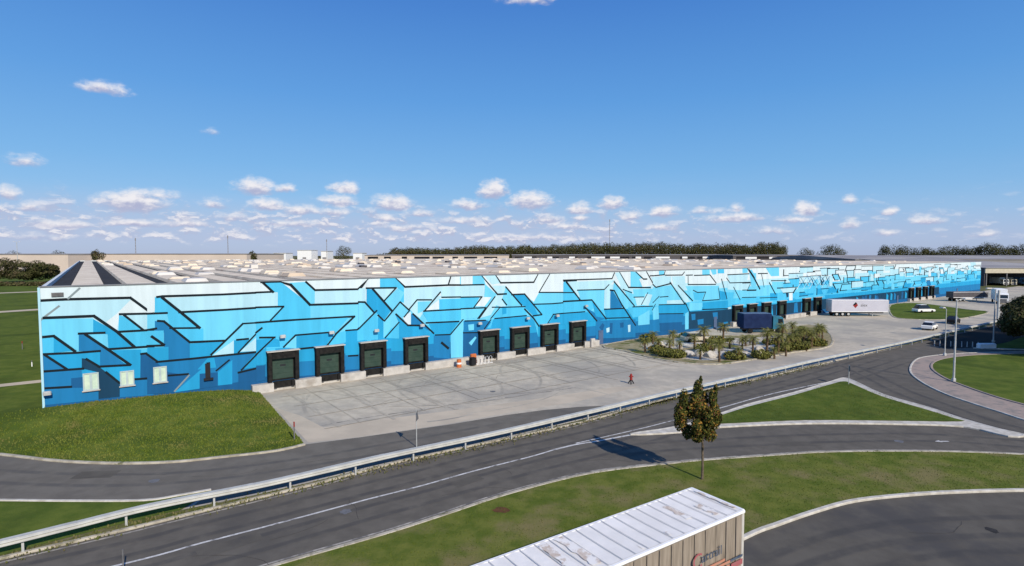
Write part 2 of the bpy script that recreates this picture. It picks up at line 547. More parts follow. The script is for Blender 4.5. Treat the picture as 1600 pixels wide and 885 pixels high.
def dashes(mb, pts, on, off, wd, z, jitter=0.0):
    q = resample(pts, .25)
    i, n_on, n_off = 0, int(on / .25), int(off / .25)
    while i + n_on < len(q):
        ribbon(mb, q[i:i + n_on + 1], wd, z)
        i += n_on + n_off + (random.randint(-1, 1) if jitter else 0)

sheet('ground', [(-4500, -300), (4500, -300), (4500, 6000), (-4500, 6000)], -.06, M['field'])

# the warehouse frame: x along the front, y into the building
WA = Vector((-24.0125, 57.4839, 0))
WANG = R(37.25)
WD = Vector((math.cos(WANG), math.sin(WANG), 0))
WN = Vector((WD.y, -WD.x, 0))
S0, S1, HW = -19.0, 253.0, 11.27
def wpt(s, off=0.0, z=0.0):           # off > 0 is out in front of the wall
    return WA + WD * s + WN * off + Vector((0, 0, z))
def wall(pxx, pyy):
    r = ray(pxx, pyy)
    t = (WA - Vector((0, 0, HC))).dot(WN) / r.dot(WN)
    p = Vector((0, 0, HC)) + r * t
    return (p - WA).dot(WD), p.z

DOCK_S = [0.1, 4.95, 9.95, 15.4, 26.1, 31.3, 36.7, 42.3]
# paths traced on the ground
road_top = smooth(px([(-900, 1092), (-420, 976), (-260, 938), (21, 871), (112, 850), (202, 829), (292, 807), (405, 780), (499, 757), (596, 731), (675, 712), (859, 673),
                      (934, 655), (1046, 624), (1123, 606), (1205, 589), (1301, 566), (1411, 540), (1485, 521), (1600, 494), (1720, 468)]))
rail_path = smooth(px([(-900, 1060), (-420, 948), (-260, 910), (0, 848), (116, 819.5), (240, 789.5), (405, 757), (521, 731), (622, 708), (780, 675), (937, 639), (1046, 613), (1196, 580),
                       (1300, 557), (1400, 537), (1485, 518), (1588, 495), (1720, 466)], .84), 8)
for p in rail_path: p.z = 0
road_bot = smooth(px([(-300, 1120), (60, 1002), (330, 915), (435, 882), (596, 836), (690, 806), (787, 774), (889, 747), (956, 735), (1046, 725), (1095, 720), (1196, 713),
                      (1295, 707), (1451, 706), (1599, 711), (1750, 722), (1950, 740)]))
isl = px([(985, 680), (1060, 668), (1125, 648), (1170, 633), (1240, 615), (1300, 597), (1318, 592), (1335, 597), (1380, 618), (1450, 638), (1500, 655),
          (1560, 672), (1600, 681), (1575, 683), (1505, 668), (1400, 664), (1260, 663), (1120, 669), (1060, 677)])
serv_top = smooth(px([(-420, 690), (-200, 690), (0, 708), (90, 718), (180, 722), (270, 720), (350, 712), (430, 703), (475, 695)]))
serv_low = smooth(px([(-420, 783), (-200, 784), (0, 785), (120, 786), (225, 785), (280, 777), (330, 768)]))
lot_kerb = smooth(px([(560, 1320), (800, 1080), (1000, 930), (1164, 842), (1217, 821), (1275, 801), (1334, 785), (1412, 776), (1490, 771), (1600, 768), (1750, 768), (1950, 775)]))

# yard: concrete sheet from the wall out to the guardrail
yard = [wpt(-4.5, 0), wpt(S1 + 60, 0)] + [at(1760, 466), at(1600, 490)] + [p for p in reversed(offset(rail_path, .6)) if p.x < 90] 
yard += [at(-420, 783), at(-420, 690)] + [p for p in serv_top]
sheet('yard', yard, 0.0, M['yard'])
serv = serv_top + px([(560, 684), (700, 664), (790, 649), (850, 641), (905, 636), (950, 634)]) + \
    [p for p in reversed(offset(rail_path, .9)) if at(330, 768).x < p.x < at(950, 634).x] + list(reversed(serv_low))
sheet('service_road', serv, .006, M['asphalt_old'])
# tan worn strip between the service road and the yard
sheet('yard_edge', px([(482, 692), (455, 664), (430, 637), (470, 650), (505, 668), (600, 655), (720, 640), (850, 622), (960, 605), (1000, 604), (905, 627), (800, 644), (700, 663), (560, 683)]), .003, M['yard_tan'])
# main road, slip road and roundabout carriageway in one sheet
road = list(road_top) + px([(1900, 480), (2100, 520), (2300, 640)]) + list(reversed(road_bot))
sheet('main_road', road, .004, M['asphalt'])
# verge between the guardrail and the carriageway
verge = [p for p in offset(rail_path, .55)] + list(reversed(road_top))
sheet('verge', verge, .05, M['soil'])
sheet('grass_wedge', list(serv_low) + [p for p in reversed(offset(rail_path, .5)) if p.x < at(330, 768).x], .06, M['grass'])
kerb('kerb_service_road', offset(serv_low, .1), .22, 0, .12, M['kerb_light'])
kerb('kerb_road_edge', offset(road_top, .12), .24, 0, .11, M['kerb'])
low_edge = [p for p in road_bot]
sheet('lower_verge', low_edge + list(reversed(lot_kerb)), .09, M['grass_dry'])
kerb('kerb_lower_verge', offset(road_bot, -.13), .26, 0, .12, M['kerb'])
sheet('lorry_park', [Vector((p.x, p.y, 0)) for p in lot_kerb] + [Vector((70, 8, 0)), Vector((70, -10, 0)), Vector((-30, -10, 0))], .002, M['asphalt_lot'])
kerb('kerb_lorry_park', offset(lot_kerb, .05), .26, 0, .13, M['kerb_light'])
# island
isl_s = smooth(isl, 3, True)
sheet('island_paving', isl_s, .11, M['kerb_light'])
sheet('island_grass', smooth(px([(1088, 664), (1128, 651), (1172, 637), (1242, 619), (1300, 602), (1318, 598), (1332, 602), (1376, 621), (1446, 642), (1490, 656), (1502, 661),
                                 (1400, 660), (1260, 659), (1120, 665)]), 3, True), .145, M['grass'])
kerb('kerb_island', isl_s + [isl_s[0]], .20, 0, .13, M['kerb_light'])
# roundabout
rb_out = px([(1700, 690), (1640, 668), (1600, 657), (1560, 644), (1513, 629), (1474, 615), (1439, 597), (1422, 580), (1431, 563), (1455, 557), (1500, 553), (1570, 551), (1680, 550), (1900, 570), (1900, 660)])
rb_in = px([(1700, 660), (1640, 645), (1600, 634), (1560, 623), (1513, 607), (1476, 592), (1456, 577), (1462, 566), (1494, 559), (1560, 555), (1680, 556), (1860, 575), (1860, 650)])
rbo, rbi = smooth(rb_out, 4, True), smooth(rb_in, 4, True)
sheet('roundabout_apron', rbo, .07, M['kerb_pink'])
sheet('roundabout_grass', rbi, .13, M['grass'])
kerb('kerb_roundabout', rbo + [rbo[0]], .22, 0, .10, M['kerb_light'])
kerb('kerb_roundabout_grass', rbi + [rbi[0]], .25, .07, .16, M['kerb_pink'])
# verge beyond the roundabout
fv = px([(1530, 545), (1570, 537), (1610, 524), (1680, 505), (1800, 520), (1760, 545), (1640, 547)])
sheet('far_verge', smooth(fv, 3, True), .10, M['grass'])
kerb('kerb_far_verge', smooth(px([(1522, 545), (1560, 546), (1640, 548), (1760, 547)]), 4), .5, 0, .14, M['kerb_light'])
# grass by the far docks
g8 = smooth(px([(1392, 477), (1394, 494), (1420, 499), (1470, 500), (1510, 497), (1545, 488), (1510, 484), (1460, 477), (1425, 474)]), 3, True)
sheet('dock_grass', g8, .08, M['grass'])
kerb('kerb_dock_grass', g8 + [g8[0]], .3, 0, .1, M['kerb'])
# garden bed by the wall
gd = smooth(px([(942, 541), (975, 549), (1010, 558), (1060, 567), (1120, 570), (1180, 562), (1240, 551), (1298, 541), (1293, 518), (1262, 508), (1216, 518), (1160, 525), (1060, 524), (1000, 530)]), 3, True)
sheet('garden_bed', gd, .09, mat('garden_soil', (.24, .20, .11), (.34, .29, .19), .8, .95, (.10, .115, .03), .4, (.48, .60), .6, 8))
kerb('kerb_garden', gd + [gd[0]], .3, 0, .13, M['kerb'])
for q in ([(1002, 541), (1040, 533), (1085, 527), (1120, 527), (1150, 531), (1110, 541), (1060, 546), (1030, 550)],
          [(1045, 556), (1085, 548), (1130, 546), (1180, 540), (1225, 533), (1230, 546), (1180, 555), (1130, 562), (1085, 564)],
          [(1128, 530), (1175, 529), (1220, 524), (1240, 528), (1200, 535), (1150, 541)]):
    sheet('gravel_path', smooth(px(q), 3, True), .10, M['gravel'])

# the raised lawn in front of the left end of the wall
out_px = [(-420, 690), (-200, 690), (0, 708), (90, 718), (180, 722), (270, 720), (350, 712), (430, 703), (475, 693)]
outer = smooth(px(out_px, .10), 6)
far_edge = smooth(px([(475, 693), (458, 668), (428, 638), (400, 613)], .10), 4)
wl_s = [-70, -45, -19, -15, -12, -9, -6.5, -4.5, -2.3]
wl_z = [1.25, 1.25, 1.22, 1.15, 1.05, .95, .78, .55, .14]
inner = []
for s_, z_ in zip(wl_s, wl_z):
    p = wpt(s_, .02); p.z = z_; inner.append(p)
inner = smooth(inner, 6)
mb = MB()
NR = 14
rows = []
rnd = random.Random(3)
for a, b in zip(outer, inner):
    r = []
    for j in range(NR + 1):
        t = j / NR
        p = a.lerp(b, t)
        p.z = a.z + (b.z - a.z) * (t * t * (3 - 2 * t) * .6 + t * .4) + (rnd.uniform(-.03, .03) if 0 < j < NR else 0)
        r.append(p)
    rows.append(r)
vsl = [p for r in rows for p in r]
mb.add(vsl, [(i * (NR + 1) + j, (i + 1) * (NR + 1) + j, (i + 1) * (NR + 1) + j + 1, i * (NR + 1) + j + 1) for i in range(len(rows) - 1) for j in range(NR)])
tag(mb.build('lawn', M['grass'], smooth=True), kind='structure')
kerb('kerb_lawn', offset(outer, -.1), .26, 0, .12, M['kerb'])
# land left of and behind the left end: same level as the top of the lawn
bl = [wpt(S0, .02), wpt(-70, .02), wpt(-330, -40), wpt(-330, -420), wpt(S0, -420)]
sheet('side_field', bl, 1.2, M['grass'])
for (a, b, wd) in (((0, 603), (62, 596), 1.6), ((-30, 489), (70, 484), 4.5), ((-30, 459), (70, 456), 5.0)):
    q = MB()
    ribbon(q, [at(a[0] - 60, a[1] + (a[1] - b[1]) * .9, 1.2), at(b[0] + 60, b[1] - (a[1] - b[1]) * .9, 1.2)], wd, 1.215)
    tag(q.build('side_path', M['yard_tan']), kind='structure')

# road paint
q = MB()
cl = smooth(px([(60, 913), (232, 872), (311, 850), (397, 828), (480, 806), (577, 780), (660, 759), (742, 736), (829, 714), (866, 703)]))
ribbon(q, cl, .15, .012)
ribbon(q, smooth(px([(866, 703), (900, 695), (937, 689), (990, 679)])), .22, .012)
ribbon(q, smooth(px([(900, 693), (945, 683), (1010, 668), (1060, 655)])), .13, .012)
ribbon(q, smooth(px([(1060, 655), (1125, 638), (1205, 616), (1290, 598)])), .16, .012)
for c_ in ((1472, 690),):
    p = at(*c_)
    q.add([(p.x - .55, p.y, .012), (p.x - .1, p.y - .22, .012), (p.x - .1, p.y - .08, .012), (p.x + .5, p.y - .08, .012), (p.x + .5, p.y + .08, .012), (p.x - .1, p.y + .08, .012), (p.x - .1, p.y + .22, .012)], [tuple(range(7))])
tag(q.build('road_marking', M['paint']), kind='structure')
q = MB()
ribbon(q, offset(road_top, -.28), .15, .012)
ribbon(q, offset(road_bot, .30), .13, .012)
tag(q.build('road_edge_marking', M['paint_worn']), kind='structure')
q = MB()
dashes(q, smooth(px([(500, 666), (560, 655), (640, 643), (760, 626), (900, 606)])), 2.5, .5, .14, .010, 1)
tag(q.build('yard_marking', M['paint_worn']), kind='structure')
# tyre arcs and patches on the yard and the lorry park
tk = []
for k in range(34):
    c0 = at(random.uniform(500, 1050), random.uniform(560, 650))
    rr, a0 = random.uniform(7, 22), random.uniform(0, 6.28)
    pts = [Vector((c0.x + rr * math.cos(a0 + t * .07), c0.y + rr * math.sin(a0 + t * .07), 0)) for t in range(15)]
    pts = [p for p in pts if (p - WA).dot(WN) > 2 and p.y > 46 + max(0, p.x) * .75]
    if len(pts) > 7:
        tk.append((pts, random.uniform(.18, .5), random.uniform(.35, .9)))
for k in range(16):                     # straight scuffs from lorries backing up to the docks
    s_ = DOCK_S[k % 8] + random.uniform(-.5, .5)
    d_ = random.uniform(9, 17)
    pts = [wpt(s_ + random.uniform(-.03, .03) + math.sin(t * .2) * random.uniform(0, .25), 1.5 + d_ * t / 12) for t in range(13)]
    tk.append((pts, random.uniform(.2, .4), random.uniform(.3, .7)))
for k in range(14):                     # slab joints
    s_ = 2 + k * 6
    tk.append(([wpt(s_, 1.0 + t * .9) for t in range(18)], .12, .45))
for k in range(4):
    tk.append(([wpt(-1 + t * 2, 3.5 + k * 4.2) for t in range(32)], .12, .45))
wear_tracks('tyre_marks', [q_ for q_ in tk if all((p_.x * .75 + 43 < p_.y) or p_.y > 80 for p_ in q_[0])], M['yard'], .0045)
# wheel tracks along the carriageways
def between(pa, pb, t, x0, x1):
    pa, pb = [p for p in pa if x0 < p.x < x1], [p for p in pb if x0 < p.x < x1]
    n_ = 60
    ra = [pa[int(i * (len(pa) - 1) / n_)] for i in range(n_ + 1)]
    rb_ = [pb[int(i * (len(pb) - 1) / n_)] for i in range(n_ + 1)]
    return [a_.lerp(b_, t) for a_, b_ in zip(ra, rb_)]
cl0 = smooth(px([(-60, 940), (60, 913), (232, 872), (311, 850), (397, 828), (480, 806), (577, 780), (660, 759), (742, 736), (829, 714), (937, 689), (1060, 655), (1125, 638), (1205, 616), (1290, 592), (1400, 558)]), 8)
wt_l = [(offset(cl0, d), .55, a_) for d, a_ in ((.75, .75), (2.25, .8), (-.85, .75), (-2.35, .7))]
sl_ = smooth(px([(956, 706), (1046, 697), (1196, 689), (1295, 685), (1451, 684), (1599, 694), (1750, 708)]), 8)
wt_l += [(offset(sl_, d), .6, .7) for d in (-.85, .85)]
rb_path = smooth(px([(1330, 570), (1375, 590), (1420, 612), (1480, 634), (1540, 655), (1600, 671), (1700, 692)]), 8)
wt_l += [(offset(rb_path, d), .7, .8) for d in (-1.6, .2)]
wear_tracks('wheel_tracks', wt_l, M['asphalt'], .008)
sv_ = smooth(px([(-300, 738), (-100, 740), (60, 748), (200, 750), (330, 742), (480, 722), (640, 694), (800, 664)]), 8)
wear_tracks('wheel_tracks', [(offset(sv_, d), .6, .75) for d in (-.85, .85)], M['asphalt_old'], .008)
lt_ = [smooth(px(q), 8) for q in ([(1180, 880), (1300, 835), (1420, 815), (1600, 808), (1800, 812)], [(1200, 905), (1330, 860), (1450, 842), (1620, 836), (1800, 842)], [(1330, 900), (1440, 872), (1560, 862), (1750, 862)])]
wear_tracks('wheel_tracks', [(p_l, .7, .7) for p_l in lt_], M['asphalt_lot'], .007)
sheet('painted_road_shade', px([(1446, 537), (1500, 522), (1560, 508), (1610, 497.5), (1700, 479), (1760, 500), (1640, 543), (1540, 543), (1480, 545)]), .0125, mat('painted_road_shade', (.012, .0115, .012), (.017, .016, .016), 1, .9, spec=.1))  # near-black sheet: deepens the verge trees' shade on the road by colour
def blotch(name, c, rx, ry, m, z):
    pts = [Vector((c.x + rx * math.cos(a) * random.uniform(.7, 1.1), c.y + ry * math.sin(a) * random.uniform(.7, 1.1), 0)) for a in [k * math.pi / 8 for k in range(16)]]
    sheet(name, smooth(pts, 2, True), z, m)
blotch('oil_stain', at(1550, 829), .28, .35, M['stain'], .008)
blotch('bare_soil', at(783, 797, .1), .5, .4, mat('bare_soil', (.13, .062, .03), (.09, .05, .026), 4, .95), .10)
def crack(mb, p, ang_, n_, step, wd):
    pts = [p.copy()]
    for _ in range(n_):
        ang_ += random.gauss(0, .2)
        pts.append(pts[-1] + Vector((math.cos(ang_), math.sin(ang_), 0)) * step)
    ribbon(mb, pts, wd, .0125)
q = MB()
for (x_, y_, a_, n_) in ((300, 870, .6, 9), (420, 845, .5, 7), (560, 812, 2.2, 6), (690, 775, .5, 10), (800, 742, 2.0, 6), (905, 722, .4, 8), (1200, 695, 0, 9), (1330, 640, -.6, 8), (1390, 612, -.9, 8), (1420, 832, .1, 9),
                        (120, 748, .1, 12), (300, 745, .2, 9), (470, 724, .4, 8), (640, 605, .5, 10), (760, 600, .9, 10), (560, 640, .5, 10), (860, 590, .2, 10), (950, 572, .7, 9), (1100, 590, .5, 9)):
    crack(q, at(x_, y_), a_, n_, .45, .024)
tag(q.build('cracks', M['crack']), kind='structure')
def patch(px_, py_, L_, W_, rot):
    c_ = at(px_, py_)
    u_, v_ = Vector((math.cos(rot), math.sin(rot), 0)), Vector((-math.sin(rot), math.cos(rot), 0))
    sheet('asphalt_patch', [c_ + u_ * a_ * L_ + v_ * b_ * W_ for a_, b_ in ((-1, -1), (1, -1), (1, 1), (-1, 1))], .0110, M['asphalt_lot'])
for a_ in ((360, 852, 1.4, .5, .72), (730, 752, 1.0, .45, .72), (1240, 694, 1.2, .5, .05), (1110, 622, 1.5, .5, .62), (150, 742, 1.2, .6, .1)):
    patch(*a_)
for (x_, y_) in ((540, 800), (1405, 690), (240, 752), (770, 612)):
    blotch('manhole', at(x_, y_), .33, .33, M['sign_back'], .0135)
# fine ribbon of low weeds where the guardrail meets the service road
# grass blades over the near lawns
def inside(p, poly):
    c = False
    j = len(poly) - 1
    for i in range(len(poly)):
        a, b = poly[i], poly[j]
        if (a.y > p.y) != (b.y > p.y) and p.x < (b.x - a.x) * (p.y - a.y) / (b.y - a.y) + a.x:
            c = not c
        j = i
    return c
def tuft(mb, p, h, mi=0):
    for k in range(3):
        a = random.uniform(0, 6.28)
        dx, dy = math.cos(a) * h * .35, math.sin(a) * h * .35
        lx, ly = random.uniform(-.5, .5) * h, random.uniform(-.5, .5) * h
        mb.add([(p.x - dx, p.y - dy, p.z), (p.x + dx, p.y + dy, p.z), (p.x + lx, p.y + ly, p.z + h)], [(0, 1, 2)], mi)
def tufts(name, poly, z, n, hmin, hmax, m):
    xs, ys = [p.x for p in poly], [p.y for p in poly]
    x0, x1, y0, y1 = max(min(xs), -45), min(max(xs), 70), max(min(ys), 14), max(ys)
    mb = MB()
    for _ in range(n):
        p = Vector((random.uniform(x0, x1), random.uniform(y0, y1), z))
        if inside(p, poly):
            tuft(mb, p, random.uniform(hmin, hmax))
    tag(mb.build(name, m), kind='stuff')
tufts('grass', low_edge + list(reversed(lot_kerb)), .09, 60000, .02, .06, M['blade'])
tufts('grass', isl_s and smooth(px([(1100, 662), (1240, 621), (1318, 600), (1440, 642), (1490, 657), (1260, 658)]), 2, True), .145, 14000, .02, .06, M['blade'])
mb = MB()
for r0, r1 in zip(rows, rows[1:]):
    if r0[0].x < -46: continue
    for _ in range(420):
        j = random.random() * NR
        i = min(int(j), NR - 1)
        u = random.random()
        p = r0[i].lerp(r0[i + 1], j - i).lerp(r1[i].lerp(r1[i + 1], j - i), u)
        tuft(mb, p, random.uniform(.05, .13))
tag(mb.build('grass', M['blade']), kind='stuff')
mb = MB()
vr = [p for p in offset(rail_path, .0) if p.x < 40]
for p in resample(vr, .02):
    if random.random() < .75:
        tuft(mb, p + Vector((random.gauss(0, .35), random.gauss(0, .35), .05)), random.uniform(.04, .15))
tag(mb.build('grass', mat('verge_blade', (.10, .12, .03), (.17, .15, .07), 1, .9)), kind='stuff')
# ------------------------------------------------------------------ warehouse
wh = empty('warehouse', WA, WANG, 'long low warehouse with a blue and white geometric mural along its whole front', 'warehouse')
DEPTH = 262
mb = MB()
mb.box(S0, S1, 0, .3, -.05, HW)
mb.box(S0, S0 + .3, .303, DEPTH, -.05, HW - .02)
mb.box(S1 - .3, S1, .303, DEPTH, -.05, HW - .02)
mb.box(S0 + .303, S1 - .303, DEPTH - .3, DEPTH, -.05, HW - .02)
mb.build('wall', mat('warehouse_wall', (.62, .66, .67), (.55, .59, .60), .5, .8), wh)
mb = MB()
mb.box(S0 - .05, S1 + .05, -.09, .42, HW + .003, HW + .10)
mb.build('coping', M['coping'], wh)

# --- mural: flat painted shapes on the wall, traced from enlargements of the photo
layers = []
mural = MB()
def hull(ps):
    ps = sorted(set((round(x, 4), round(z, 4)) for x, z in ps))
    def half(q):
        o = []
        for p in q:
            while len(o) > 1 and (o[-1][0] - o[-2][0]) * (p[1] - o[-2][1]) - (o[-1][1] - o[-2][1]) * (p[0] - o[-2][0]) <= 0: o.pop()
            o.append(p)
        return o[:-1]
    return half(ps) + half(ps[::-1]) if len(ps) > 2 else ps
def crosses(A, B):
    for P in (A, B):
        for i in range(len(P)):
            nx, nz = P[i][1] - P[i - 1][1], P[i - 1][0] - P[i][0]
            a_ = [x * nx + z * nz for x, z in A]
            b_ = [x * nx + z * nz for x, z in B]
            if max(a_) <= min(b_) + 1e-4 or max(b_) <= min(a_) + 1e-4: return False
    return True
def put(poly, key, off0=.010):
    h_ = hull(poly)
    xs, zs = [p[0] for p in poly], [p[1] for p in poly]
    bb = (min(xs), max(xs), min(zs), max(zs))
    lv = 0
    for b, l, g_ in layers:
        if l >= lv and b[0] < bb[1] and bb[0] < b[1] and b[2] < bb[3] and bb[2] < b[3] and crosses(h_, g_):
            lv = l + 1
    layers.append((bb, lv, h_))
    y = -(off0 + lv * .0022)
    ar = sum(poly[i - 1][0] * poly[i][1] - poly[i][0] * poly[i - 1][1] for i in range(len(poly)))
    if ar < 0: poly = poly[::-1]
    mural.add([(s, y, z) for s, z in poly], [tuple(range(len(poly)))], MKEY.index(key))
def clampz(z): return min(HW - .03, max(.02, z))
CR = None
def crop(ox, oy, sc):
    global CR
    CR = (ox, oy, sc)
def cw(x, y):
    s, z = wall(CR[0] + x / CR[2], CR[1] + y / CR[2])
    return (min(S1, max(S0, s)), clampz(z))
def Pg(key, *pts):
    put([cw(*p) for p in pts], key)
def stroke(pts, wd=.24, key='K'):
    wd *= .80
    for a, b in zip(pts, pts[1:]):
        d = Vector((b[0] - a[0], b[1] - a[1]))
        if d.length < .05: continue
        d.normalize()
        n = Vector((-d.y, d.x)) * wd / 2
        e = d * wd * .35
        put([(a[0] - e.x + n.x, clampz(a[1] - e.y + n.y)), (b[0] + e.x + n.x, clampz(b[1] + e.y + n.y)),
             (b[0] + e.x - n.x, clampz(b[1] + e.y - n.y)), (a[0] - e.x - n.x, clampz(a[1] - e.y - n.y))], key)
def St(*pts, wd=.24, key='K'):
    stroke([cw(*p) for p in pts], wd, key)

# ground tones by height
for z0, z1, k in ((8.9, HW - .03, 'W'), (7.6, 8.9, 'P'), (5.4, 7.6, 'C'), (4.3, 5.4, 'E'), (3.0, 4.3, 'B'), (1.5, 3.0, 'D'), (.02, 1.5, 'N')):
    put([(S0, z0), (S1, z0), (S1, z1), (S0, z1)], k, .004)
layers = [(b, 0, h_) for b, l, h_ in layers]

crop(40, 430, 4.215)
Pg('W', (65,85),(843,65),(843,250),(810,245),(690,150),(65,165))
Pg('P', (75,175),(690,160),(690,250),(620,255),(610,370),(450,270),(110,285),(65,290))
Pg('C', (690,180),(785,247),(690,250))
Pg('W', (690,165),(843,250),(843,258),(620,258),(600,365),(530,310),(600,255))
Pg('C', (65,292),(445,285),(445,385),(350,388),(350,500),(190,400),(65,410))
Pg('B', (445,290),(600,375),(710,475),(545,483),(540,390),(445,380))
Pg('C', (430,395),(540,392),(540,485),(520,480))
Pg('D', (350,388),(420,395),(660,590),(490,600),(490,505),(350,500))
Pg('E', (65,412),(185,408),(185,515),(65,520))
Pg('B', (185,415),(310,500),(185,512))
Pg('D', (80,525),(135,525),(260,622),(85,635))
Pg('B', (140,525),(490,508),(490,605),(400,552),(370,548),(370,612),(265,618))
Pg('B', (570,495),(760,490),(755,685),(690,690),(690,590))
Pg('D', (85,640),(370,618),(370,742),(88,748))
Pg('N', (300,680),(375,672),(375,742),(300,742))
Pg('D', (88,755),(480,742),(480,822),(92,860))
Pg('T', (370,548),(410,552),(490,608),(530,640),(620,712),(620,800),(480,815),(480,640),(370,615))
Pg('D', (620,712),(843,685),(843,790),(620,805))
Pg('B', (530,610),(690,600),(690,690),(615,705))
Pg('N', (757,520),(800,515),(843,548),(843,685),(755,690))
Pg('E', (615,265),(660,275),(760,360),(610,370))
Pg('P', (660,270),(843,260),(843,358),(775,358))
Pg('E', (640,385),(843,365),(843,468),(715,472))
St((65,170),(270,160),(690,150),(825,248), wd=.28)
St((355,88),(280,155), wd=.2, key='G'); St((220,205),(100,295), wd=.2, key='G')
St((120,283),(450,270),(600,372),(715,472), wd=.30)
St((350,386),(520,380)); St((70,412),(185,402),(325,502), wd=.28)
St((85,524),(340,512),(490,500)); St((130,528),(275,622)); St((85,638),(380,616))
St((395,392),(530,482),(690,592), wd=.28); St((480,603),(690,592)); St((88,750),(300,736))
St((400,553),(490,606)); St((530,640),(620,712)); St((620,258),(843,253))
St((650,265),(775,362)); St((610,374),(843,361)); St((545,488),(720,477),(843,469))
St((760,520),(800,515),(843,550)); St((690,688),(843,678))

crop(230, 430, 4.215)
Pg('W', (0,62),(760,52),(810,108),(60,142),(45,245),(0,250))
Pg('E', (50,145),(100,150),(340,345),(150,348),(130,250),(50,248))
Pg('P', (110,152),(843,118),(843,208),(220,242))
Pg('C', (240,250),(843,212),(843,300),(630,318),(510,435),(370,440),(350,345))
Pg('E', (190,360),(370,352),(370,440),(285,442))
Pg('C', (0,258),(130,252),(150,345),(185,355),(110,303),(60,300),(50,358),(0,362))
Pg('D', (50,302),(105,306),(280,445),(280,548),(60,570),(140,560),(110,465),(110,380),(50,370))
Pg('E', (0,368),(108,365),(108,462),(0,468))
Pg('B', (0,478),(140,472),(140,562),(65,570),(0,520))
Pg('B', (280,452),(500,438),(415,535),(280,548))
Pg('D', (60,575),(400,545),(280,680),(140,690))
Pg('N', (0,540),(60,575),(140,640),(270,660),(180,775),(0,785))
Pg('C', (400,545),(630,322),(843,312),(843,400),(740,405),(660,430),(560,525),(430,532))
Pg('P', (430,530),(570,430),(570,522))
Pg('B', (570,430),(670,425),(590,518),(570,520))
Pg('C', (600,508),(750,358),(843,355),(843,398),(740,408),(720,500))
Pg('P', (610,505),(720,410),(720,500))
Pg('B', (720,412),(835,408),(720,502))
Pg('D', (440,540),(720,508),(600,640),(600,705),(470,725),(460,640))
Pg('B', (180,772),(390,590),(390,650),(345,655),(345,748))
Pg('N', (345,650),(465,640),(465,732),(345,748))
Pg('B', (465,640),(560,560),(560,718),(465,728))
Pg('N', (600,640),(770,600),(770,692),(600,708))
Pg('B', (640,600),(800,500),(770,600),(640,618))
Pg('E', (700,540),(843,440),(843,500),(770,505))
St((760,50),(830,112), wd=.3); St((65,145),(100,140),(500,128),(843,110), wd=.26)
St((100,150),(220,245),(345,348), wd=.32); St((210,245),(500,230),(843,208), wd=.26)
St((0,255),(130,250)); St((150,350),(345,348), wd=.2); St((70,302),(110,305),(280,442),(510,432), wd=.26)
St((630,320),(420,525)); St((630,320),(843,306), wd=.2); St((750,352),(600,510), wd=.2)
St((740,407),(843,398)); St((590,427),(665,420)); St((830,410),(620,625), wd=.2)
St((60,572),(280,552),(420,537),(720,507)); St((0,522),(70,572)); St((540,560),(455,630), wd=.2)
St((140,662),(270,652)); St((275,660),(180,765), wd=.18, key='G'); St((0,467),(110,463)); St((30,405),(110,460), wd=.3)
St((0,362),(60,352)); St((600,642),(770,602)); St((402,582),(404,640), wd=.4)

crop(400, 420, 4.425)
Pg('W', (0,95),(45,95),(112,160),(0,164))
Pg('P', (0,170),(150,162),(150,262),(0,268))
Pg('E', (45,85),(165,72),(375,250),(375,342),(0,370),(100,355),(190,262),(150,258),(150,164),(118,160))
Pg('W', (170,72),(360,78),(240,102))
Pg('C', (230,98),(345,92),(408,150),(405,240),(372,245))
Pg('W', (365,85),(590,82),(755,82),(722,140),(410,146))
Pg('P', (410,155),(760,148),(756,232),(405,242))
Pg('C', (375,255),(740,240),(785,290),(785,325),(700,420),(620,425),(680,328),(375,342))
Pg('C', (0,272),(180,268),(100,352),(0,366))
Pg('E', (0,380),(640,335),(550,440),(275,458),(185,550),(0,560))
Pg('B', (275,465),(545,440),(480,532),(275,552))
Pg('C', (190,545),(278,465),(278,552))
Pg('E', (560,445),(620,430),(620,512),(490,532))
Pg('B', (620,430),(700,425),(700,505),(620,512))
Pg('E', (700,422),(796,315),(796,500),(700,506))
Pg('B', (0,492),(110,480),(0,592)); Pg('B', (30,545),(120,480),(160,492),(165,540))
Pg('B', (0,605),(70,540),(70,662),(0,668))
Pg('N', (0,672),(62,667),(62,770),(0,785))
for x0, x1, ya, yb in ((275, 432, 555, 745), (618, 768, 510, 700)):
    m_ = ya + (yb - ya) * .47
    Pg('B', (x0,ya),(x1,ya-15),(x1,m_-10),(x0,m_)); Pg('D', (x0,m_),(x1,m_-10),(x1,yb-12),(x0,yb))
St((35,78),(160,72), wd=.35); St((50,100),(118,162), wd=.3); St((0,165),(115,160)); St((170,78),(240,112),(372,250), wd=.34)
St((372,250),(740,238),(796,292), wd=.26); St((345,92),(408,149),(720,142),(757,90), wd=.28); St((0,268),(190,262)); St((190,262),(100,357), wd=.2)
St((0,374),(200,358),(680,330)); St((680,330),(550,452), wd=.26); St((560,442),(490,532), wd=.22); St((190,542),(272,460),(540,438), wd=.22)
St((620,428),(700,422),(796,318), wd=.22); St((40,410),(0,442)); St((25,477),(130,475)); St((120,480),(0,594), wd=.2)
St((280,556),(420,542)); St((640,604),(752,598))

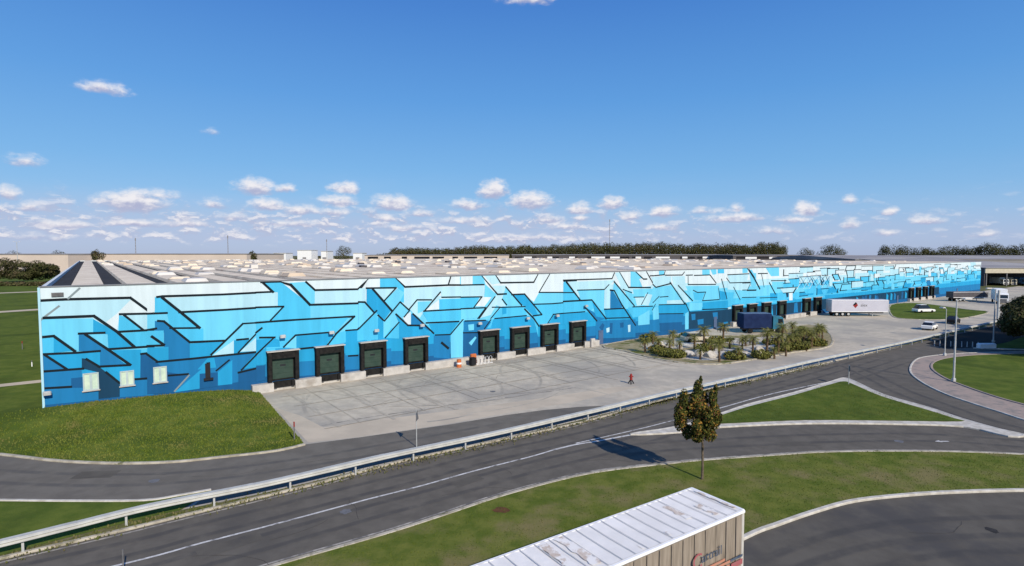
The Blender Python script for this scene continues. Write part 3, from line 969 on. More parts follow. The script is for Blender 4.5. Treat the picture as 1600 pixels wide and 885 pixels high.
crop(560, 420, 4.917)
Pg('W', (0,72),(72,72),(0,150)); Pg('W', (65,85),(165,75),(165,142),(60,145))
Pg('E', (165,75),(292,68),(350,140),(350,262),(318,255),(300,147),(165,142))
Pg('P', (0,152),(55,150),(55,248),(0,252))
Pg('B', (62,155),(110,160),(250,322),(200,392),(150,352),(110,325),(62,270))
Pg('P', (112,155),(288,150),(200,242))
Pg('C', (200,248),(300,150),(352,185),(320,252),(262,322))
Pg('W', (305,72),(692,62),(690,124),(360,142))
Pg('W', (700,62),(785,62),(785,124),(700,126)); Pg('C', (780,63),(890,62),(890,122),(780,124))
Pg('P', (350,150),(890,132),(890,215),(640,215),(630,180),(570,240),(450,240),(390,312),(350,280))
Pg('C', (320,258),(390,322),(350,372),(270,340),(268,305))
Pg('C', (0,265),(50,260),(115,340),(0,462)); Pg('E', (0,482),(140,335),(150,400),(150,545),(0,552))
Pg('B', (150,370),(192,402),(192,540),(150,545))
Pg('C', (192,420),(272,345),(292,400),(210,512),(192,535)); Pg('E', (210,532),(312,420),(312,538))
Pg('W', (340,375),(402,330),(402,432),(372,432))
Pg('D', (405,348),(430,350),(575,495),(470,440),(405,432)); Pg('B', (282,350),(380,440),(392,512),(312,532),(312,420))
Pg('B', (380,440),(480,440),(570,498),(390,522))
Pg('P', (392,312),(450,242),(560,245),(510,320),(470,380),(430,350)); Pg('C', (455,255),(562,250),(500,325),(455,345))
Pg('W', (515,320),(640,222),(622,312))
Pg('E', (620,235),(890,225),(890,296),(620,316)); Pg('E', (490,335),(890,315),(890,388),(830,345),(765,410),(540,418))
Pg('B', (540,425),(772,408),(700,502),(580,506)); Pg('D', (578,515),(702,508),(702,692),(578,682))
Pg('C', (708,500),(840,345),(820,400),(802,490),(802,680),(710,686))
Pg('D', (818,405),(890,402),(890,492),(805,494)); Pg('N', (805,496),(890,494),(890,655),(805,664))
Pg('C', (850,430),(880,430),(885,470),(850,475))
for x0, x1, ya, yb in ((0, 52, 555, 765), (252, 396, 545, 735)):
    m_ = ya + (yb - ya) * .47
    Pg('B', (x0,ya),(x1,ya-8),(x1,m_-6),(x0,m_)); Pg('D', (x0,m_),(x1,m_-6),(x1,yb-8),(x0,yb))
St((72,75),(0,152)); St((60,150),(290,147)); St((110,157),(255,322), wd=.32); St((288,149),(200,245), wd=.22)
St((290,68),(358,141),(700,126),(890,126), wd=.28); St((708,64),(690,126)); St((0,256),(48,258),(118,336), wd=.26); St((0,462),(140,322), wd=.22)
St((320,256),(392,322)); St((320,256),(200,402), wd=.22); St((150,357),(192,397)); St((390,312),(450,240),(562,240), wd=.22)
St((630,180),(510,322)); St((500,327),(890,306), wd=.22); St((640,220),(890,216), wd=.22); St((288,350),(380,436),(470,437), wd=.28)
St((418,347),(578,497), wd=.26); St((312,412),(205,532), wd=.2); St((520,417),(772,406)); St((840,347),(708,504), wd=.22)
St((820,403),(890,401)); St((590,510),(702,506), wd=.2); St((805,492),(890,489), wd=.2); St((350,372),(392,322), wd=.2); St((640,570),(690,612), wd=.4)

crop(720, 410, 4.917)
Pg('C', (88,102),(170,100),(190,172),(88,172)); Pg('W', (0,105),(90,103),(90,172),(0,174))
Pg('P', (180,98),(272,94),(302,160),(240,172)); Pg('W', (278,94),(585,90),(560,155),(305,157))
Pg('W', (590,92),(672,92),(600,232),(560,305),(490,245),(400,250),(350,190),(400,162),(560,158))
Pg('W', (690,92),(890,90),(890,142),(800,142),(785,232),(600,232))
Pg('P', (0,178),(178,174),(178,262),(0,266)); Pg('C', (183,165),(275,248),(205,340),(178,330))
Pg('P', (240,180),(345,180),(348,242),(288,245))
Pg('E', (0,272),(145,268),(105,345),(0,354)); Pg('W', (108,338),(162,268),(235,268),(180,340)); Pg('P', (140,432),(260,268),(300,280),(230,405))
Pg('C', (0,362),(180,350),(130,425),(0,440)); Pg('P', (235,315),(312,288),(348,338),(300,342))
Pg('E', (240,425),(320,342),(500,343),(505,408),(258,432)); Pg('B', (318,340),(350,342),(350,395),(318,402))
Pg('C', (345,190),(465,332),(360,332),(318,280)); Pg('B', (400,252),(492,248),(622,402),(555,410),(480,335))
Pg('C', (555,315),(600,235),(830,233),(890,282),(890,302),(580,320)); Pg('E', (555,325),(890,306),(890,380),(710,398),(620,540),(600,420))
Pg('E', (788,150),(818,152),(875,245),(800,232)); Pg('P', (820,152),(890,145),(890,250))
Pg('B', (250,438),(525,412),(600,488),(350,508),(230,500)); Pg('D', (20,452),(190,444),(232,460),(180,535),(20,540)); Pg('N', (20,545),(182,538),(182,692),(20,702))
Pg('C', (55,480),(100,475),(100,520),(60,525)); Pg('C', (60,620),(110,570),(120,580),(80,640))
Pg('E', (555,420),(660,415),(610,652),(590,560)); Pg('B', (680,465),(712,400),(890,384),(890,472),(810,482))
for x0, x1, ya, yb in ((335, 442, 508, 668), (592, 675, 488, 650), (805, 890, 478, 612)):
    m_ = ya + (yb - ya) * .52
    Pg('B', (x0,ya),(x1,ya-8),(x1,m_-6),(x0,m_)); Pg('D', (x0,m_),(x1,m_-6),(x1,yb-8),(x0,yb))
St((0,176),(178,172)); St((163,94),(282,247),(350,243), wd=.28); St((270,94),(306,158),(560,154),(592,90), wd=.28)
St((682,92),(600,232),(830,232), wd=.22); St((790,146),(890,141)); St((812,150),(890,255), wd=.3); St((0,269),(162,266),(100,347), wd=.22)
St((0,358),(192,349),(130,432), wd=.22); St((318,284),(352,328)); St((345,190),(468,332), wd=.28); St((390,249),(490,245),(622,402), wd=.28)
St((262,264),(140,432), wd=.22); St((240,346),(302,345),(230,432), wd=.2); St((300,347),(495,341), wd=.2); St((560,323),(700,319),(890,302), wd=.22)
St((260,433),(505,410), wd=.2); St((490,360),(560,432),(600,492), wd=.3); St((555,412),(622,403)); St((708,401),(890,381), wd=.22); St((710,402),(640,512), wd=.2)
St((230,442),(180,512), wd=.2); St((30,452),(190,446), wd=.2); St((20,542),(160,539), wd=.2)

crop(880, 410, 5.9)
Pg('W', (0,108),(455,98),(450,152),(0,164)); Pg('P', (45,182),(475,165),(400,242),(128,255)); Pg('E', (0,190),(30,188),(155,352),(100,280),(0,278))
Pg('E', (0,282),(100,280),(152,352),(0,358)); Pg('P', (380,250),(420,208),(485,200),(485,250),(432,260),(432,430),(375,425))
Pg('C', (135,262),(380,255),(372,425),(320,402),(268,346),(160,346)); Pg('D', (435,260),(470,265),(545,400),(535,428),(432,430))
Pg('P', (478,100),(520,92),(602,232),(540,245)); Pg('W', (525,92),(622,86),(622,232),(602,228)); Pg('C', (620,86),(680,90),(740,155),(810,228),(620,232))
Pg('W', (720,90),(770,88),(935,84),(935,120),(800,125)); Pg('W', (700,155),(770,130),(810,222),(730,228)); Pg('P', (810,140),(950,122),(950,228),(848,232))
Pg('C', (468,185),(655,402),(600,412),(585,470),(455,262)); Pg('C', (555,250),(632,270),(632,382)); Pg('C', (640,250),(950,240),(950,402),(680,402))
Pg('P', (660,322),(745,322),(745,392),(680,402)); Pg('P', (760,290),(822,300),(785,402),(725,392)); Pg('E', (0,368),(262,350),(295,412),(230,462),(0,467))
Pg('B', (0,476),(225,460),(295,542),(60,562),(0,562)); Pg('D', (195,410),(385,522),(310,545)); Pg('B', (268,370),(395,518),(300,500))
Pg('B', (378,440),(592,430),(622,507),(398,512)); Pg('E', (592,432),(815,410),(815,482),(700,502),(640,512)); Pg('C', (690,502),(795,440),(795,572),(690,582))
Pg('C', (820,430),(870,402),(892,522),(830,532)); Pg('B', (880,402),(950,400),(950,462),(892,462)); Pg('D', (892,472),(950,470),(950,632),(890,622))
Pg('D', (300,540),(665,525),(665,692),(300,705)); Pg('D', (660,590),(892,580),(892,642),(660,652)); Pg('N', (330,600),(360,560),(380,580),(360,640)); Pg('N', (520,560),(555,555),(555,600),(525,605))
Pg('N', (430,560),(455,560),(450,660),(425,660)); Pg('P', (595,580),(618,575),(618,640),(598,645)); Pg('P', (395,610),(425,600),(425,640),(400,650))
St((0,166),(450,151),(472,98)); St((28,185),(158,352), wd=.3); St((130,258),(378,252),(422,206), wd=.22); St((0,280),(100,280), wd=.2)
St((0,362),(262,348),(395,522), wd=.3); St((0,471),(200,456), wd=.2); St((195,408),(310,542), wd=.3); St((432,257),(470,262),(540,392),(665,582), wd=.32)
St((520,90),(602,232),(805,234), wd=.28); St((468,178),(655,402), wd=.30); St((670,88),(740,156),(772,155), wd=.3); St((768,88),(850,236),(950,225), wd=.28)
St((800,126),(935,115)); St((378,434),(565,425)); St((650,322),(745,320), wd=.2); St((890,321),(950,320), wd=.2); St((640,412),(825,405), wd=.2)
St((780,280),(720,392), wd=.2); St((880,330),(820,442), wd=.2); St((400,516),(615,510), wd=.2); St((550,250),(632,282), wd=.2)

crop(1020, 405, 6.32)
Pg('W', (0,120),(62,118),(62,156),(0,162)); Pg('C', (60,116),(112,110),(112,154),(60,158)); Pg('W', (130,106),(312,103),(302,157),(130,157))
Pg('W', (330,104),(392,102),(392,155),(330,157)); Pg('W', (408,104),(490,100),(490,157),(420,160)); Pg('C', (488,102),(562,100),(562,155),(488,157))
Pg('C', (568,104),(628,102),(628,150),(592,156)); Pg('E', (640,102),(704,100),(704,142),(640,142)); Pg('W', (715,100),(950,98),(950,137),(730,140))
Pg('P', (0,175),(180,172),(182,235),(30,272),(0,252)); Pg('P', (188,172),(315,168),(322,252),(200,252)); Pg('W', (358,180),(572,170),(625,238),(610,252),(358,252))
Pg('P', (738,160),(945,150),(925,228),(760,234)); Pg('W', (608,180),(655,168),(675,232),(630,242)); Pg('C', (950,110),(1020,98),(1020,302),(970,262))
Pg('C', (0,280),(190,258),(312,442),(0,442)); Pg('P', (138,410),(300,402),(302,442),(138,442)); Pg('P', (208,270),(262,264),(375,422),(320,432))
Pg('C', (325,268),(655,264),(655,402),(390,412)); Pg('E', (398,330),(512,330),(482,412),(410,402)); Pg('B', (658,312),(735,330),(742,402),(658,404))
Pg('E', (728,330),(802,330),(782,462),(740,472)); Pg('P', (738,240),(962,238),(930,312),(738,302)); Pg('C', (880,320),(1020,314),(1020,372),(880,377)); Pg('E', (850,400),(1020,384),(1020,462),(850,472))
Pg('B', (60,455),(342,450),(342,532),(60,542)); Pg('D', (60,542),(302,540),(302,622),(60,632)); Pg('N', (66,632),(292,622),(272,704),(66,708))
Pg('C', (318,540),(352,520),(352,692),(318,697)); Pg('C', (358,430),(492,430),(482,502),(358,512)); Pg('B', (488,430),(742,408),(742,490),(500,492))
Pg('T', (356,520),(765,498),(765,655),(356,692)); Pg('P', (738,480),(772,470),(772,532),(738,534)); Pg('D', (380,545),(420,540),(420,600),(385,605)); Pg('D', (590,530),(640,525),(640,590),(600,600)); Pg('D', (690,560),(740,550),(740,640),(700,640)); Pg('D', (440,600),(500,590),(500,640),(445,650))
St((0,166),(110,155),(122,112)); St((123,160),(290,158),(312,128)); St((328,160),(392,158)); St((408,162),(564,157)); St((0,250),(30,280),(182,240), wd=.28)
St((168,228),(314,442), wd=.3); St((250,262),(392,412), wd=.3); St((348,172),(348,252),(622,250)); St((568,162),(625,238), wd=.28); St((738,156),(950,146)); St((760,236),(962,230))
St((728,188),(762,236)); St((398,308),(440,330),(522,326),(490,412),(655,400), wd=.22); St((648,285),(662,392)); St((60,452),(335,446), wd=.2); St((70,376),(152,370), wd=.2)
St((0,432),(62,368), wd=.2); St((60,542),(302,538), wd=.2); St((318,430),(362,522)); St((490,498),(742,490)); St((678,198),(732,392), wd=.3); St((798,278),(862,402), wd=.26); St((880,380),(1020,377), wd=.2)
St((948,98),(1005,185), wd=.28); St((962,248),(930,312),(1020,310), wd=.2)

crop(1160, 400, 7.375)
Pg('C', (0,130),(60,135),(60,195),(0,200)); Pg('W', (100,140),(250,130),(250,190),(130,200)); Pg('C', (268,132),(422,130),(422,232),(330,235))
Pg('W', (560,135),(872,132),(872,172),(560,178)); Pg('W', (600,200),(855,198),(855,245),(600,250)); Pg('E', (580,300),(872,290),(955,482),(600,502))
Pg('E', (220,480),(522,400),(512,542),(220,552)); Pg('C', (340,300),(492,298),(492,352),(350,362)); Pg('B', (318,430),(402,430),(402,512),(318,515)); Pg('W', (538,390),(578,388),(578,512),(538,514)); Pg('T', (498,420),(532,420),(530,472),(510,482))
St((600,181),(862,178), wd=.3); St((608,267),(862,263), wd=.5); St((330,287),(505,285)); St((400,372),(582,366), wd=.3); St((490,280),(490,360), wd=.5); St((60,140),(130,250),(200,380), wd=.5)
St((180,205),(290,203), wd=.26); St((220,210),(250,360)); St((0,315),(100,312), wd=.2); St((0,395),(160,392), wd=.2); St((310,310),(380,440), wd=.4); St((200,485),(400,478), wd=.2)
# the far third of the front: the same family of bands and slanted shapes
tones = ['N', 'D', 'B', 'E', 'C', 'P', 'W']
def tone_at(z, sh=0):
    k = 1 if z < 3.0 else 2 if z < 4.3 else 3 if z < 5.4 else 4 if z < 7.4 else 5 if z < 8.9 else 6
    return tones[max(1, min(6, k + sh))]
rm = random.Random(21)
for k in range(120):
    s = 104 + 147 * (k % 40 + rm.uniform(-.4, .4)) / 40
    s = max(104, min(249, s))
    z = (9.4, 7.6, 5.2)[k // 40] + rm.uniform(-1.0, .5)
    wd, h = rm.uniform(3, 9), rm.uniform(.8, 1.7)
    sl_ = rm.choice([0, 0, 0, -1, 1]) * rm.uniform(.8, 1.6)
    h2 = min(h, HW - .15 - z)
    e_ = min(s + wd, S1)
    a, b, c, d = (s, z), (e_, z), (min(S1, e_ + sl_), z + h2), (min(S1, s + sl_), z + h2)
    put([a, b, c, d], tone_at(z, rm.choice([-1, 0, 0, 1])))
    if rm.random() < .8: stroke([d, c], .20)
    if rm.random() < .55: stroke([a, d], .5)
    if rm.random() < .4: stroke([b, c], .5)
    if rm.random() < .3: stroke([a, (s + wd * .6, z)], .2)
# the criss-cross lattice about two thirds along
for k in range(11):
    s = 110 + k * 1.5
    stroke([(s, 9.4 - k % 3 * .4), (s + 2.6, 6.8)], .16, 'DKWD'[k % 4]); stroke([(s + 2.8, 8.8), (s, 6.2 + k % 2 * .7)], .16, 'WDPK'[k % 4])
for k in range(8):
    s, z = rm.uniform(112, 250), rm.uniform(4.0, 8.5)
    put([(s, z), (s + rm.uniform(1.2, 2.6), z), (s + 2.0, z + rm.uniform(1.5, 3)), (s, z + 2.0)], rm.choice(['P', 'W', 'C']))
put([(207, .9), (253, .9), (253, 2.6), (207, 2.6)], 'D'); put([(80, 1.0), (206, 1.0), (206, 3.4), (80, 3.4)], 'T')
for k in range(30):
    s = rm.uniform(96, 204)
    put([(s, 1.1), (s + rm.uniform(.8, 2), 1.1), (s + 1.5, rm.uniform(2.3, 3.4)), (s + .2, 3.2)], rm.choice(['D', 'N', 'B']))
mural.build('mural', MUR, wh)
print('MURAL LEVELS', max(l for b, l, h_ in layers))

# corner trim
mb = MB(); mb.box(S0 - .10, S0 + .06, -.10, .0, 0, HW); mb.build('corner_trim', MUR[1], wh)

# docks -----------------------------------------------------------------
DOCKS = [0.1, 4.95, 9.95, 15.4, 26.1, 31.3, 36.7, 42.3, 85.7, 91.0, 96.6, 103.0, 114.2, 119.6, 180.0, 186.0, 192.0, 198.0]
HWD = 1.55
cuts = []
for i, s in enumerate(DOCKS):
    zt = 4.02
    fr = MB()
    fr.cbox(s - HWD, s - HWD + .42, -.62, -.055, .98, zt, .05)
    fr.cbox(s + HWD - .42, s + HWD, -.62, -.055, .98, zt, .05)
    fr.box(s - HWD + .425, s + HWD - .425, -.60, -.055, zt - .72, zt - .02)
    fr.box(s - HWD + .425, s + HWD - .425, -.10, -.055, .98, zt - .725)
    dk = fr.build('loading_dock', M['black_rubber'], wh)
    hd = MB(); hd.box(s - HWD - .08, s + HWD + .08, -.74, -.056, zt + .004, zt + .10); hd.build('hood', M['plinth'], dk)
    dr = MB()
    for j in range(4):
        z0 = 1.15 + j * .54
        dr.box(s - 1.02, s + 1.02, -.155, -.104, z0, z0 + .525)
    dr.build('dock_door', M['door_green'], dk)
    if i < 8:
        vw = MB(); vw.box(s - .28, s + .28, -.165, -.157, 2.42, 2.62); vw.build('viewing_pane', M['glass_dark'], dk)
    lp = MB()
    lp.box(s - 1.05, s + 1.05, -.50, -.37, .30, .97)
    lp.cbox(s - 1.02, s - .72, -.72, -.505, .35, .95, .04)
    lp.cbox(s + .72, s + 1.02, -.72, -.505, .35, .95, .04)
    lp.build('bumper', M['black_rubber'], dk)
    cuts.append((s - 1.07, s + 1.07))
# white concrete plinth in pieces between the docks, with low wheel guides
for a, b in ((-3.0, 46.5), (83.5, 121.5), (177.8, 200.2)):
    mb = MB()
    edge = a
    for c, d in [q for q in cuts if a < q[0] < b] + [(b, b)]:
        mb.box(edge, c, -.75, -.056, 0, .86)
        if d > c: mb.box(c, d, -.36, -.056, 0, .28)
        edge = d
    mb.build('plinth', M['plinth'], wh)
# windows in the left end
for (x0, x1, y0, y1) in ((129, 155, 583, 609), (187, 210, 579.5, 602), (239, 261, 573, 597)):
    sa, zt = wall(x0, y0 + 1)
    sb, zb = wall(x1, y1 - 1)
    fr = MB()
    t = .10
    for a, b, c, d in ((sa, sa + t, zb, zt), (sb - t, sb, zb, zt), (sa + t, sb - t, zb, zb + t), (sa + t, sb - t, zt - t, zt), ((sa + sb) / 2 - .09, (sa + sb) / 2 + .09, zb + t, zt - t)):
        fr.box(a, b, -.12, -.055, c, d)
    wf = fr.build('window', M['window_frame'], wh)
    pn = MB(); pn.box(sa + t, (sa + sb) / 2 - .09, -.075, -.056, zb + t, zt - t); pn.box((sa + sb) / 2 + .09, sb - t, -.075, -.056, zb + t, zt - t)
    pn.build('pane', M['glass_pale'], wf)
    sl2 = MB(); sl2.box(sa - .08, sb + .08, -.2, -.056, zb - .09, zb - .003); sl2.build('sill', M['plinth'], wf)
s_, z_ = wall(91, 460)
mb = MB()
mb.box(s_ - .45, s_ + .35, -.12, -.055, z_ - .20, z_ + .14)
for k in range(3): mb.box(s_ - .40, s_ + .30, -.15, -.121, z_ - .15 + k * .09, z_ - .11 + k * .09)
mb.build('vent', M['sign_back'], wh)
s_, z_ = wall(325, 576)
mb = MB(); mb.box(s_ - .25, s_ + .18, -.10, -.055, z_ - .9, z_ + .5); mb.box(s_ - .4, s_ + .4, -.3, -.055, z_ - 1.1, z_ - .91); mb.build('service_hatch', M['dark'], wh)
for (x, y) in ((440, 525), (516, 519), (586, 516), (657, 508), (747, 505), (822, 497), (868, 493), (913, 478), (74, 613)):
    s_, z_ = wall(x, y)
    mb = MB(); mb.box(s_ - .06, s_ + .06, -.45, -.055, z_ - .05, z_ + .05); mb.cbox(s_ - .28, s_ + .28, -.62, -.30, z_ - .16, z_ + .16, .06)
    mb.build('wall_lamp', M['post_steel'], wh)
for s_ in (47.5, 78.5, 130, 150, 170, 225):
    mb = MB()
    mb.box(s_ - .5, s_ + .5, -.10, -.056, .05, 2.15)
    mb.box(s_ - .56, s_ + .56, -.12, -.056, 2.153, 2.23)
    mb.build('side_door', M['navy_lt'], wh)
for s_ in (23.2, 44.8):
    mb = MB(); mb.cbox(s_ - .4, s_ + .4, -1.15, -.77, 0.02, 1.3, .06); mb.build('hose_cabinet', M['orange'] if s_ < 30 else M['plinth'], wh)

# roof --------------------------------------------------------------------
mb = MB(); mb.box(S0 + .31, 6.0, .43, DEPTH - .31, 10.4, 10.86); mb.box(6.003, S1 - .31, .43, DEPTH - .31, 10.4, 10.86, 1)
roof = mb.build('roof', [M['roof_deck'], M['roof_light']], wh)
mb = MB()
k = 0
while -17.1 + 4.2 * k + 2.6 < S1 - .5:
    a = -17.1 + 4.2 * k
    prof = [(a, 10.87), (a + 2.6, 10.87), (a + 2.5, 11.18), (a + 1.7, 11.27), (a + .9, 11.27), (a + .1, 11.18)]
    mb.prism_y(prof[::-1], .75, DEPTH - 1)
    k += 1
mb.build('roof_ridge', M['roof_light'], roof)
rs = random.Random(5)
sk = [(-7.0, 3.5, 3.2), (-2.8, 26, 3), (1.5, 52, 3.6), (5.6, 34, 3)]
for _ in range(70):
    s = -17.1 + 4.2 * rs.randint(3, 60) + 1.3
    sk.append((s, rs.uniform(14, 230), rs.uniform(1.6, 3.2)))
for i, (s, y, L) in enumerate(sk):
    mb = MB()
    h = rs.uniform(.22, .42)
    a, b = 1.05, .82
    mb.add([(s - a, y, 11.26), (s + a, y, 11.26), (s + a, y + L, 11.26), (s - a, y + L, 11.26), (s - b, y + .25, 11.26 + h), (s + b, y + .25, 11.26 + h), (s + b, y + L - .25, 11.26 + h), (s - b, y + L - .25, 11.26 + h)],
           [(4, 5, 6, 7), (0, 1, 5, 4), (1, 2, 6, 5), (2, 3, 7, 6), (3, 0, 4, 7)])
    mb.build('skylight', M['skylight'], roof)
mb = MB()
for _ in range(420):                     # the many low monitors further back
    s = -17.1 + 4.2 * rs.randint(1, 63) + 1.3
    y, L, h = rs.uniform(6, 245), rs.uniform(1.6, 5.5), rs.uniform(.18, .5)
    a, b = 1.15, .8
    mb.add([(s - a, y, 11.24), (s + a, y, 11.24), (s + a, y + L, 11.24), (s - a, y + L, 11.24), (s - b, y + .3, 11.25 + h), (s + b, y + .3, 11.25 + h), (s + b, y + L - .3, 11.25 + h), (s - b, y + L - .3, 11.25 + h)],
           [(4, 5, 6, 7), (0, 1, 5, 4), (1, 2, 6, 5), (2, 3, 7, 6), (3, 0, 4, 7)], rs.choice([0, 0, 0, 1, 2]))
tag(mb.build('roof_monitor', [M['roof_light'], M['skylight'], mat('roof_tan', (.46, .37, .28), (.55, .45, .34), .4, .9)], roof), kind='stuff')
for i in range(16):
    s, y = rs.uniform(10, 210), rs.uniform(10, 120)
    mb = MB(); mb.cbox(s - .7, s + .7, y - .7, y + .7, 11.2, 11.2 + rs.uniform(.4, .8), .08); mb.box(s - .5, s + .5, y - .5, y + .5, 10.9, 11.2)
    mb.build('roof_vent', M['grey_dk'] if i % 2 else M['skylight'], roof)

# ------------------------------------------------------------------ far buildings
def building(name, label, cat, x0, x1, y0, y1, z1, wallm, roofm, rise=0.6, openings=(), om=None, part='dock_door'):
    b = empty(name, ((x0 + x1) / 2, y0, 0), 0, label, cat)
    hw, dp = (x1 - x0) / 2, y1 - y0
    mb = MB(); mb.box(-hw, hw, 0, dp, -.3, z1); wb = mb.build('wall', wallm, b)
    mb = MB()
    mb.add([(-hw - .4, -.5, z1 + .004), (hw + .4, -.5, z1 + .004), (hw + .4, dp + .5, z1 + .004), (-hw - .4, dp + .5, z1 + .004),
            (-hw - .4, -.5, z1 + .3), (hw + .4, -.5, z1 + .3), (hw + .4, dp + .5, z1 + .3), (-hw - .4, dp + .5, z1 + .3), (-hw - .4, dp / 2, z1 + .3 + rise), (hw + .4, dp / 2, z1 + .3 + rise)],
           [(3, 2, 1, 0), (0, 1, 5, 4), (2, 3, 7, 6), (4, 5, 9, 8), (6, 7, 8, 9), (1, 2, 6, 9, 5), (3, 0, 4, 8, 7)])
    mb.build('roof', roofm, b)
    for (u0, u1, v0, v1) in openings:
        mb = MB(); mb.box(u0, u1, -.12, -.004, v0, v1); mb.build(part, om or M['dark'], b)
    return b
def X_at(pxx, Yd): return (pxx - 800) / FPX * Yd
def Z_at(pyy, Yd): return HC - (pyy - 398) / FPX * Yd
building('beige_hall', 'long low beige hall with a thin grey edge beyond the roof', 'hall', X_at(157, 430), X_at(386, 430), 430, 500, Z_at(397.5, 430), M['beige_wall'], M['grey_roof'], .4)
building('beige_hall', 'pale beige hall behind the bushes at the far left edge', 'hall', X_at(-160, 400), X_at(107, 400), 400, 470, Z_at(398, 400), M['beige_wall'], M['grey_roof'], .5,
         [(-20 + i * 12, -17 + i * 12, 3, 5) for i in range(8)], M['grey_md'], 'window')
rw = random.Random(9)
for (xa, xb, yt, lab) in ((428, 447, 396, 'small white block left of the others on the skyline'), (465, 487, 391.5, 'tallest white building on the skyline left of the round tree'),
                          (502, 512, 393, 'narrow white tower building just left of the round tree'), (552, 566, 396, 'white hall just right of the round tree on the skyline')):
    building('white_hall', lab, 'building', X_at(xa, 620), X_at(xb, 620), 620, 640, Z_at(yt, 620), M['white_paint'], M['skylight'], .3, [(-2, 2, 8, 11)], M['grey_md'], 'window')
def far_row(xa, xb, yt, Yd, lab, wallm, n, ys=(401.2, 404.5)):
    x0, x1 = X_at(xa, Yd), X_at(xb, Yd)
    hw = (x1 - x0) / 2
    ops, k = [], -hw + 3
    while k < hw - 8:
        L = rw.uniform(5, 16)
        ops.append((k, min(k + L, hw - 1), Z_at(ys[1], Yd), Z_at(ys[0], Yd)))
        k += L + rw.uniform(2, 12)
    return building('logistics_shed', lab, 'shed', x0, x1, Yd, Yd + 60, Z_at(yt, Yd), wallm, M['grey_roof'], .5, ops, M['dark'])
far_row(570, 795, 399.3, 540, 'long pale shed with dark openings below the left half of the wood', M['beige_wall'], 6)
b = far_row(800, 1140, 399.0, 560, 'long dark shed with white panels below the middle of the wood', M['grey_dk'], 12)
b2 = far_row(1145, 1335, 399.6, 500, 'dark shed with two long white panels right of the wood', M['grey_dk'], 6)
for bb, hwid, n in ((b, 100, 9), (b2, 45, 4)):
    for k in range(n):
        x = -hwid + k * 2 * hwid / n + rw.uniform(0, 6)
        mb = MB(); L = rw.uniform(4, 14); mb.box(x, x + L, -.30, -.14, Z_at(404.3, 540), Z_at(401.4, 540)); mb.build('wall_panel', M['white_paint'], bb)
building('grey_hall', 'wide grey hall with a long shallow roof behind the right end of the mural', 'hall', X_at(1336, 380), X_at(1800, 380), 380, 520, Z_at(406, 380), M['grey_wall'], M['grey_roof'], 2.6)
# open shed to the right of the mural
YS = 246
x0, x1 = X_at(1540, YS), X_at(1720, YS)
sh = empty('open_shed', ((x0 + x1) / 2, YS, 0), 0, 'open fronted grey shed with a pale fascia right of the mural end', 'shed')
hw = (x1 - x0) / 2
zf0, zf1 = Z_at(427, YS), Z_at(419.5, YS)
mb = MB(); mb.box(-hw, hw, 0, .5, zf0, zf1); mb.build('fascia', M['cream'], sh)
mb = MB(); mb.add([(-hw, -.3, zf1 + .01), (hw, -.3, zf1 + .01), (hw, 90, zf1 + 3.2), (-hw, 90, zf1 + 3.2), (-hw, -.3, zf1 + .25), (hw, -.3, zf1 + .25), (hw, 90, zf1 + 3.45), (-hw, 90, zf1 + 3.45)],
                  [(3, 2, 1, 0), (4, 5, 6, 7), (0, 1, 5, 4), (1, 2, 6, 5), (2, 3, 7, 6), (3, 0, 4, 7)]); mb.build('roof', M['grey_roof'], sh)
mb = MB(); mb.box(-hw, hw, 24, 24.4, 0, zf1 + .7); mb.box(-hw, -hw + .3, .51, 23.9, 0, zf1 - .01); mb.build('wall', M['grey_dk'], sh)
for k in range(6):
    mb = MB(); mb.box(-hw + .5 + k * 9, -hw + .9 + k * 9, .1, .45, 0, zf0 - .005); mb.build('column', M['sign_back'], sh)
# ------------------------------------------------------------------ guardrail
gr = empty('guardrail', rail_path[48], 0, 'long galvanised steel guardrail curving along the main road verge', 'guardrail')
G0 = rail_path[48].copy()
rp = [p - G0 for p in resample(rail_path, .5)]
nrm = []
for i in range(len(rp)):
    t = rp[min(i + 1, len(rp) - 1)] - rp[max(i - 1, 0)]
    nrm.append(Vector((t.y, -t.x, 0)).normalized())        # towards the main road
mb = MB()
prof = [(-.02, .86), (.05, .85), (.085, .82), (.085, .79), (.02, .75), (.02, .72), (.085, .68), (.085, .65), (.05, .62), (-.02, .61)]
n = len(prof)
vs = []
for p, q in zip(rp, nrm):
    vs += [(p.x + q.x * (o + .02), p.y + q.y * (o + .02), z) for o, z in prof] + [(p.x + q.x * (o - .02), p.y + q.y * (o - .02), z) for o, z in prof[::-1]]
m2 = 2 * n
mb.add(vs, [(i * m2 + j, (i + 1) * m2 + j, (i + 1) * m2 + (j + 1) % m2, i * m2 + (j + 1) % m2) for i in range(len(rp) - 1) for j in range(m2)])
mb.build('rail', M['galv'], gr)
# top beam seen from above: box spacer rail behind the corrugated face, in bolted lengths
mb = MB()
for i in range(0, len(rp) - 8, 8):
    seg = rp[i:i + 9]
    a = [p - nq * .30 for p, nq in zip(seg, nrm[i:i + 9])]
    b_ = [p + nq * .02 for p, nq in zip(seg, nrm[i:i + 9])]
    z1 = .875 + (.012 if (i // 8) % 2 else 0)
    k = len(seg)
    vs = []
    for p, q in zip(a, b_):
        vs += [(p.x, p.y, z1 - .05), (p.x, p.y, z1), (q.x, q.y, z1 + .004), (q.x, q.y, z1 - .05)]
    mb.add(vs, [(u * 4 + j, (u + 1) * 4 + j, (u + 1) * 4 + (j + 1) % 4, u * 4 + (j + 1) % 4) for u in range(k - 1) for j in range(4)] + [(0, 1, 2, 3), ((k - 1) * 4 + 3, (k - 1) * 4 + 2, (k - 1) * 4 + 1, (k - 1) * 4)])
mb.build('cap_rail', M['galv'], gr)
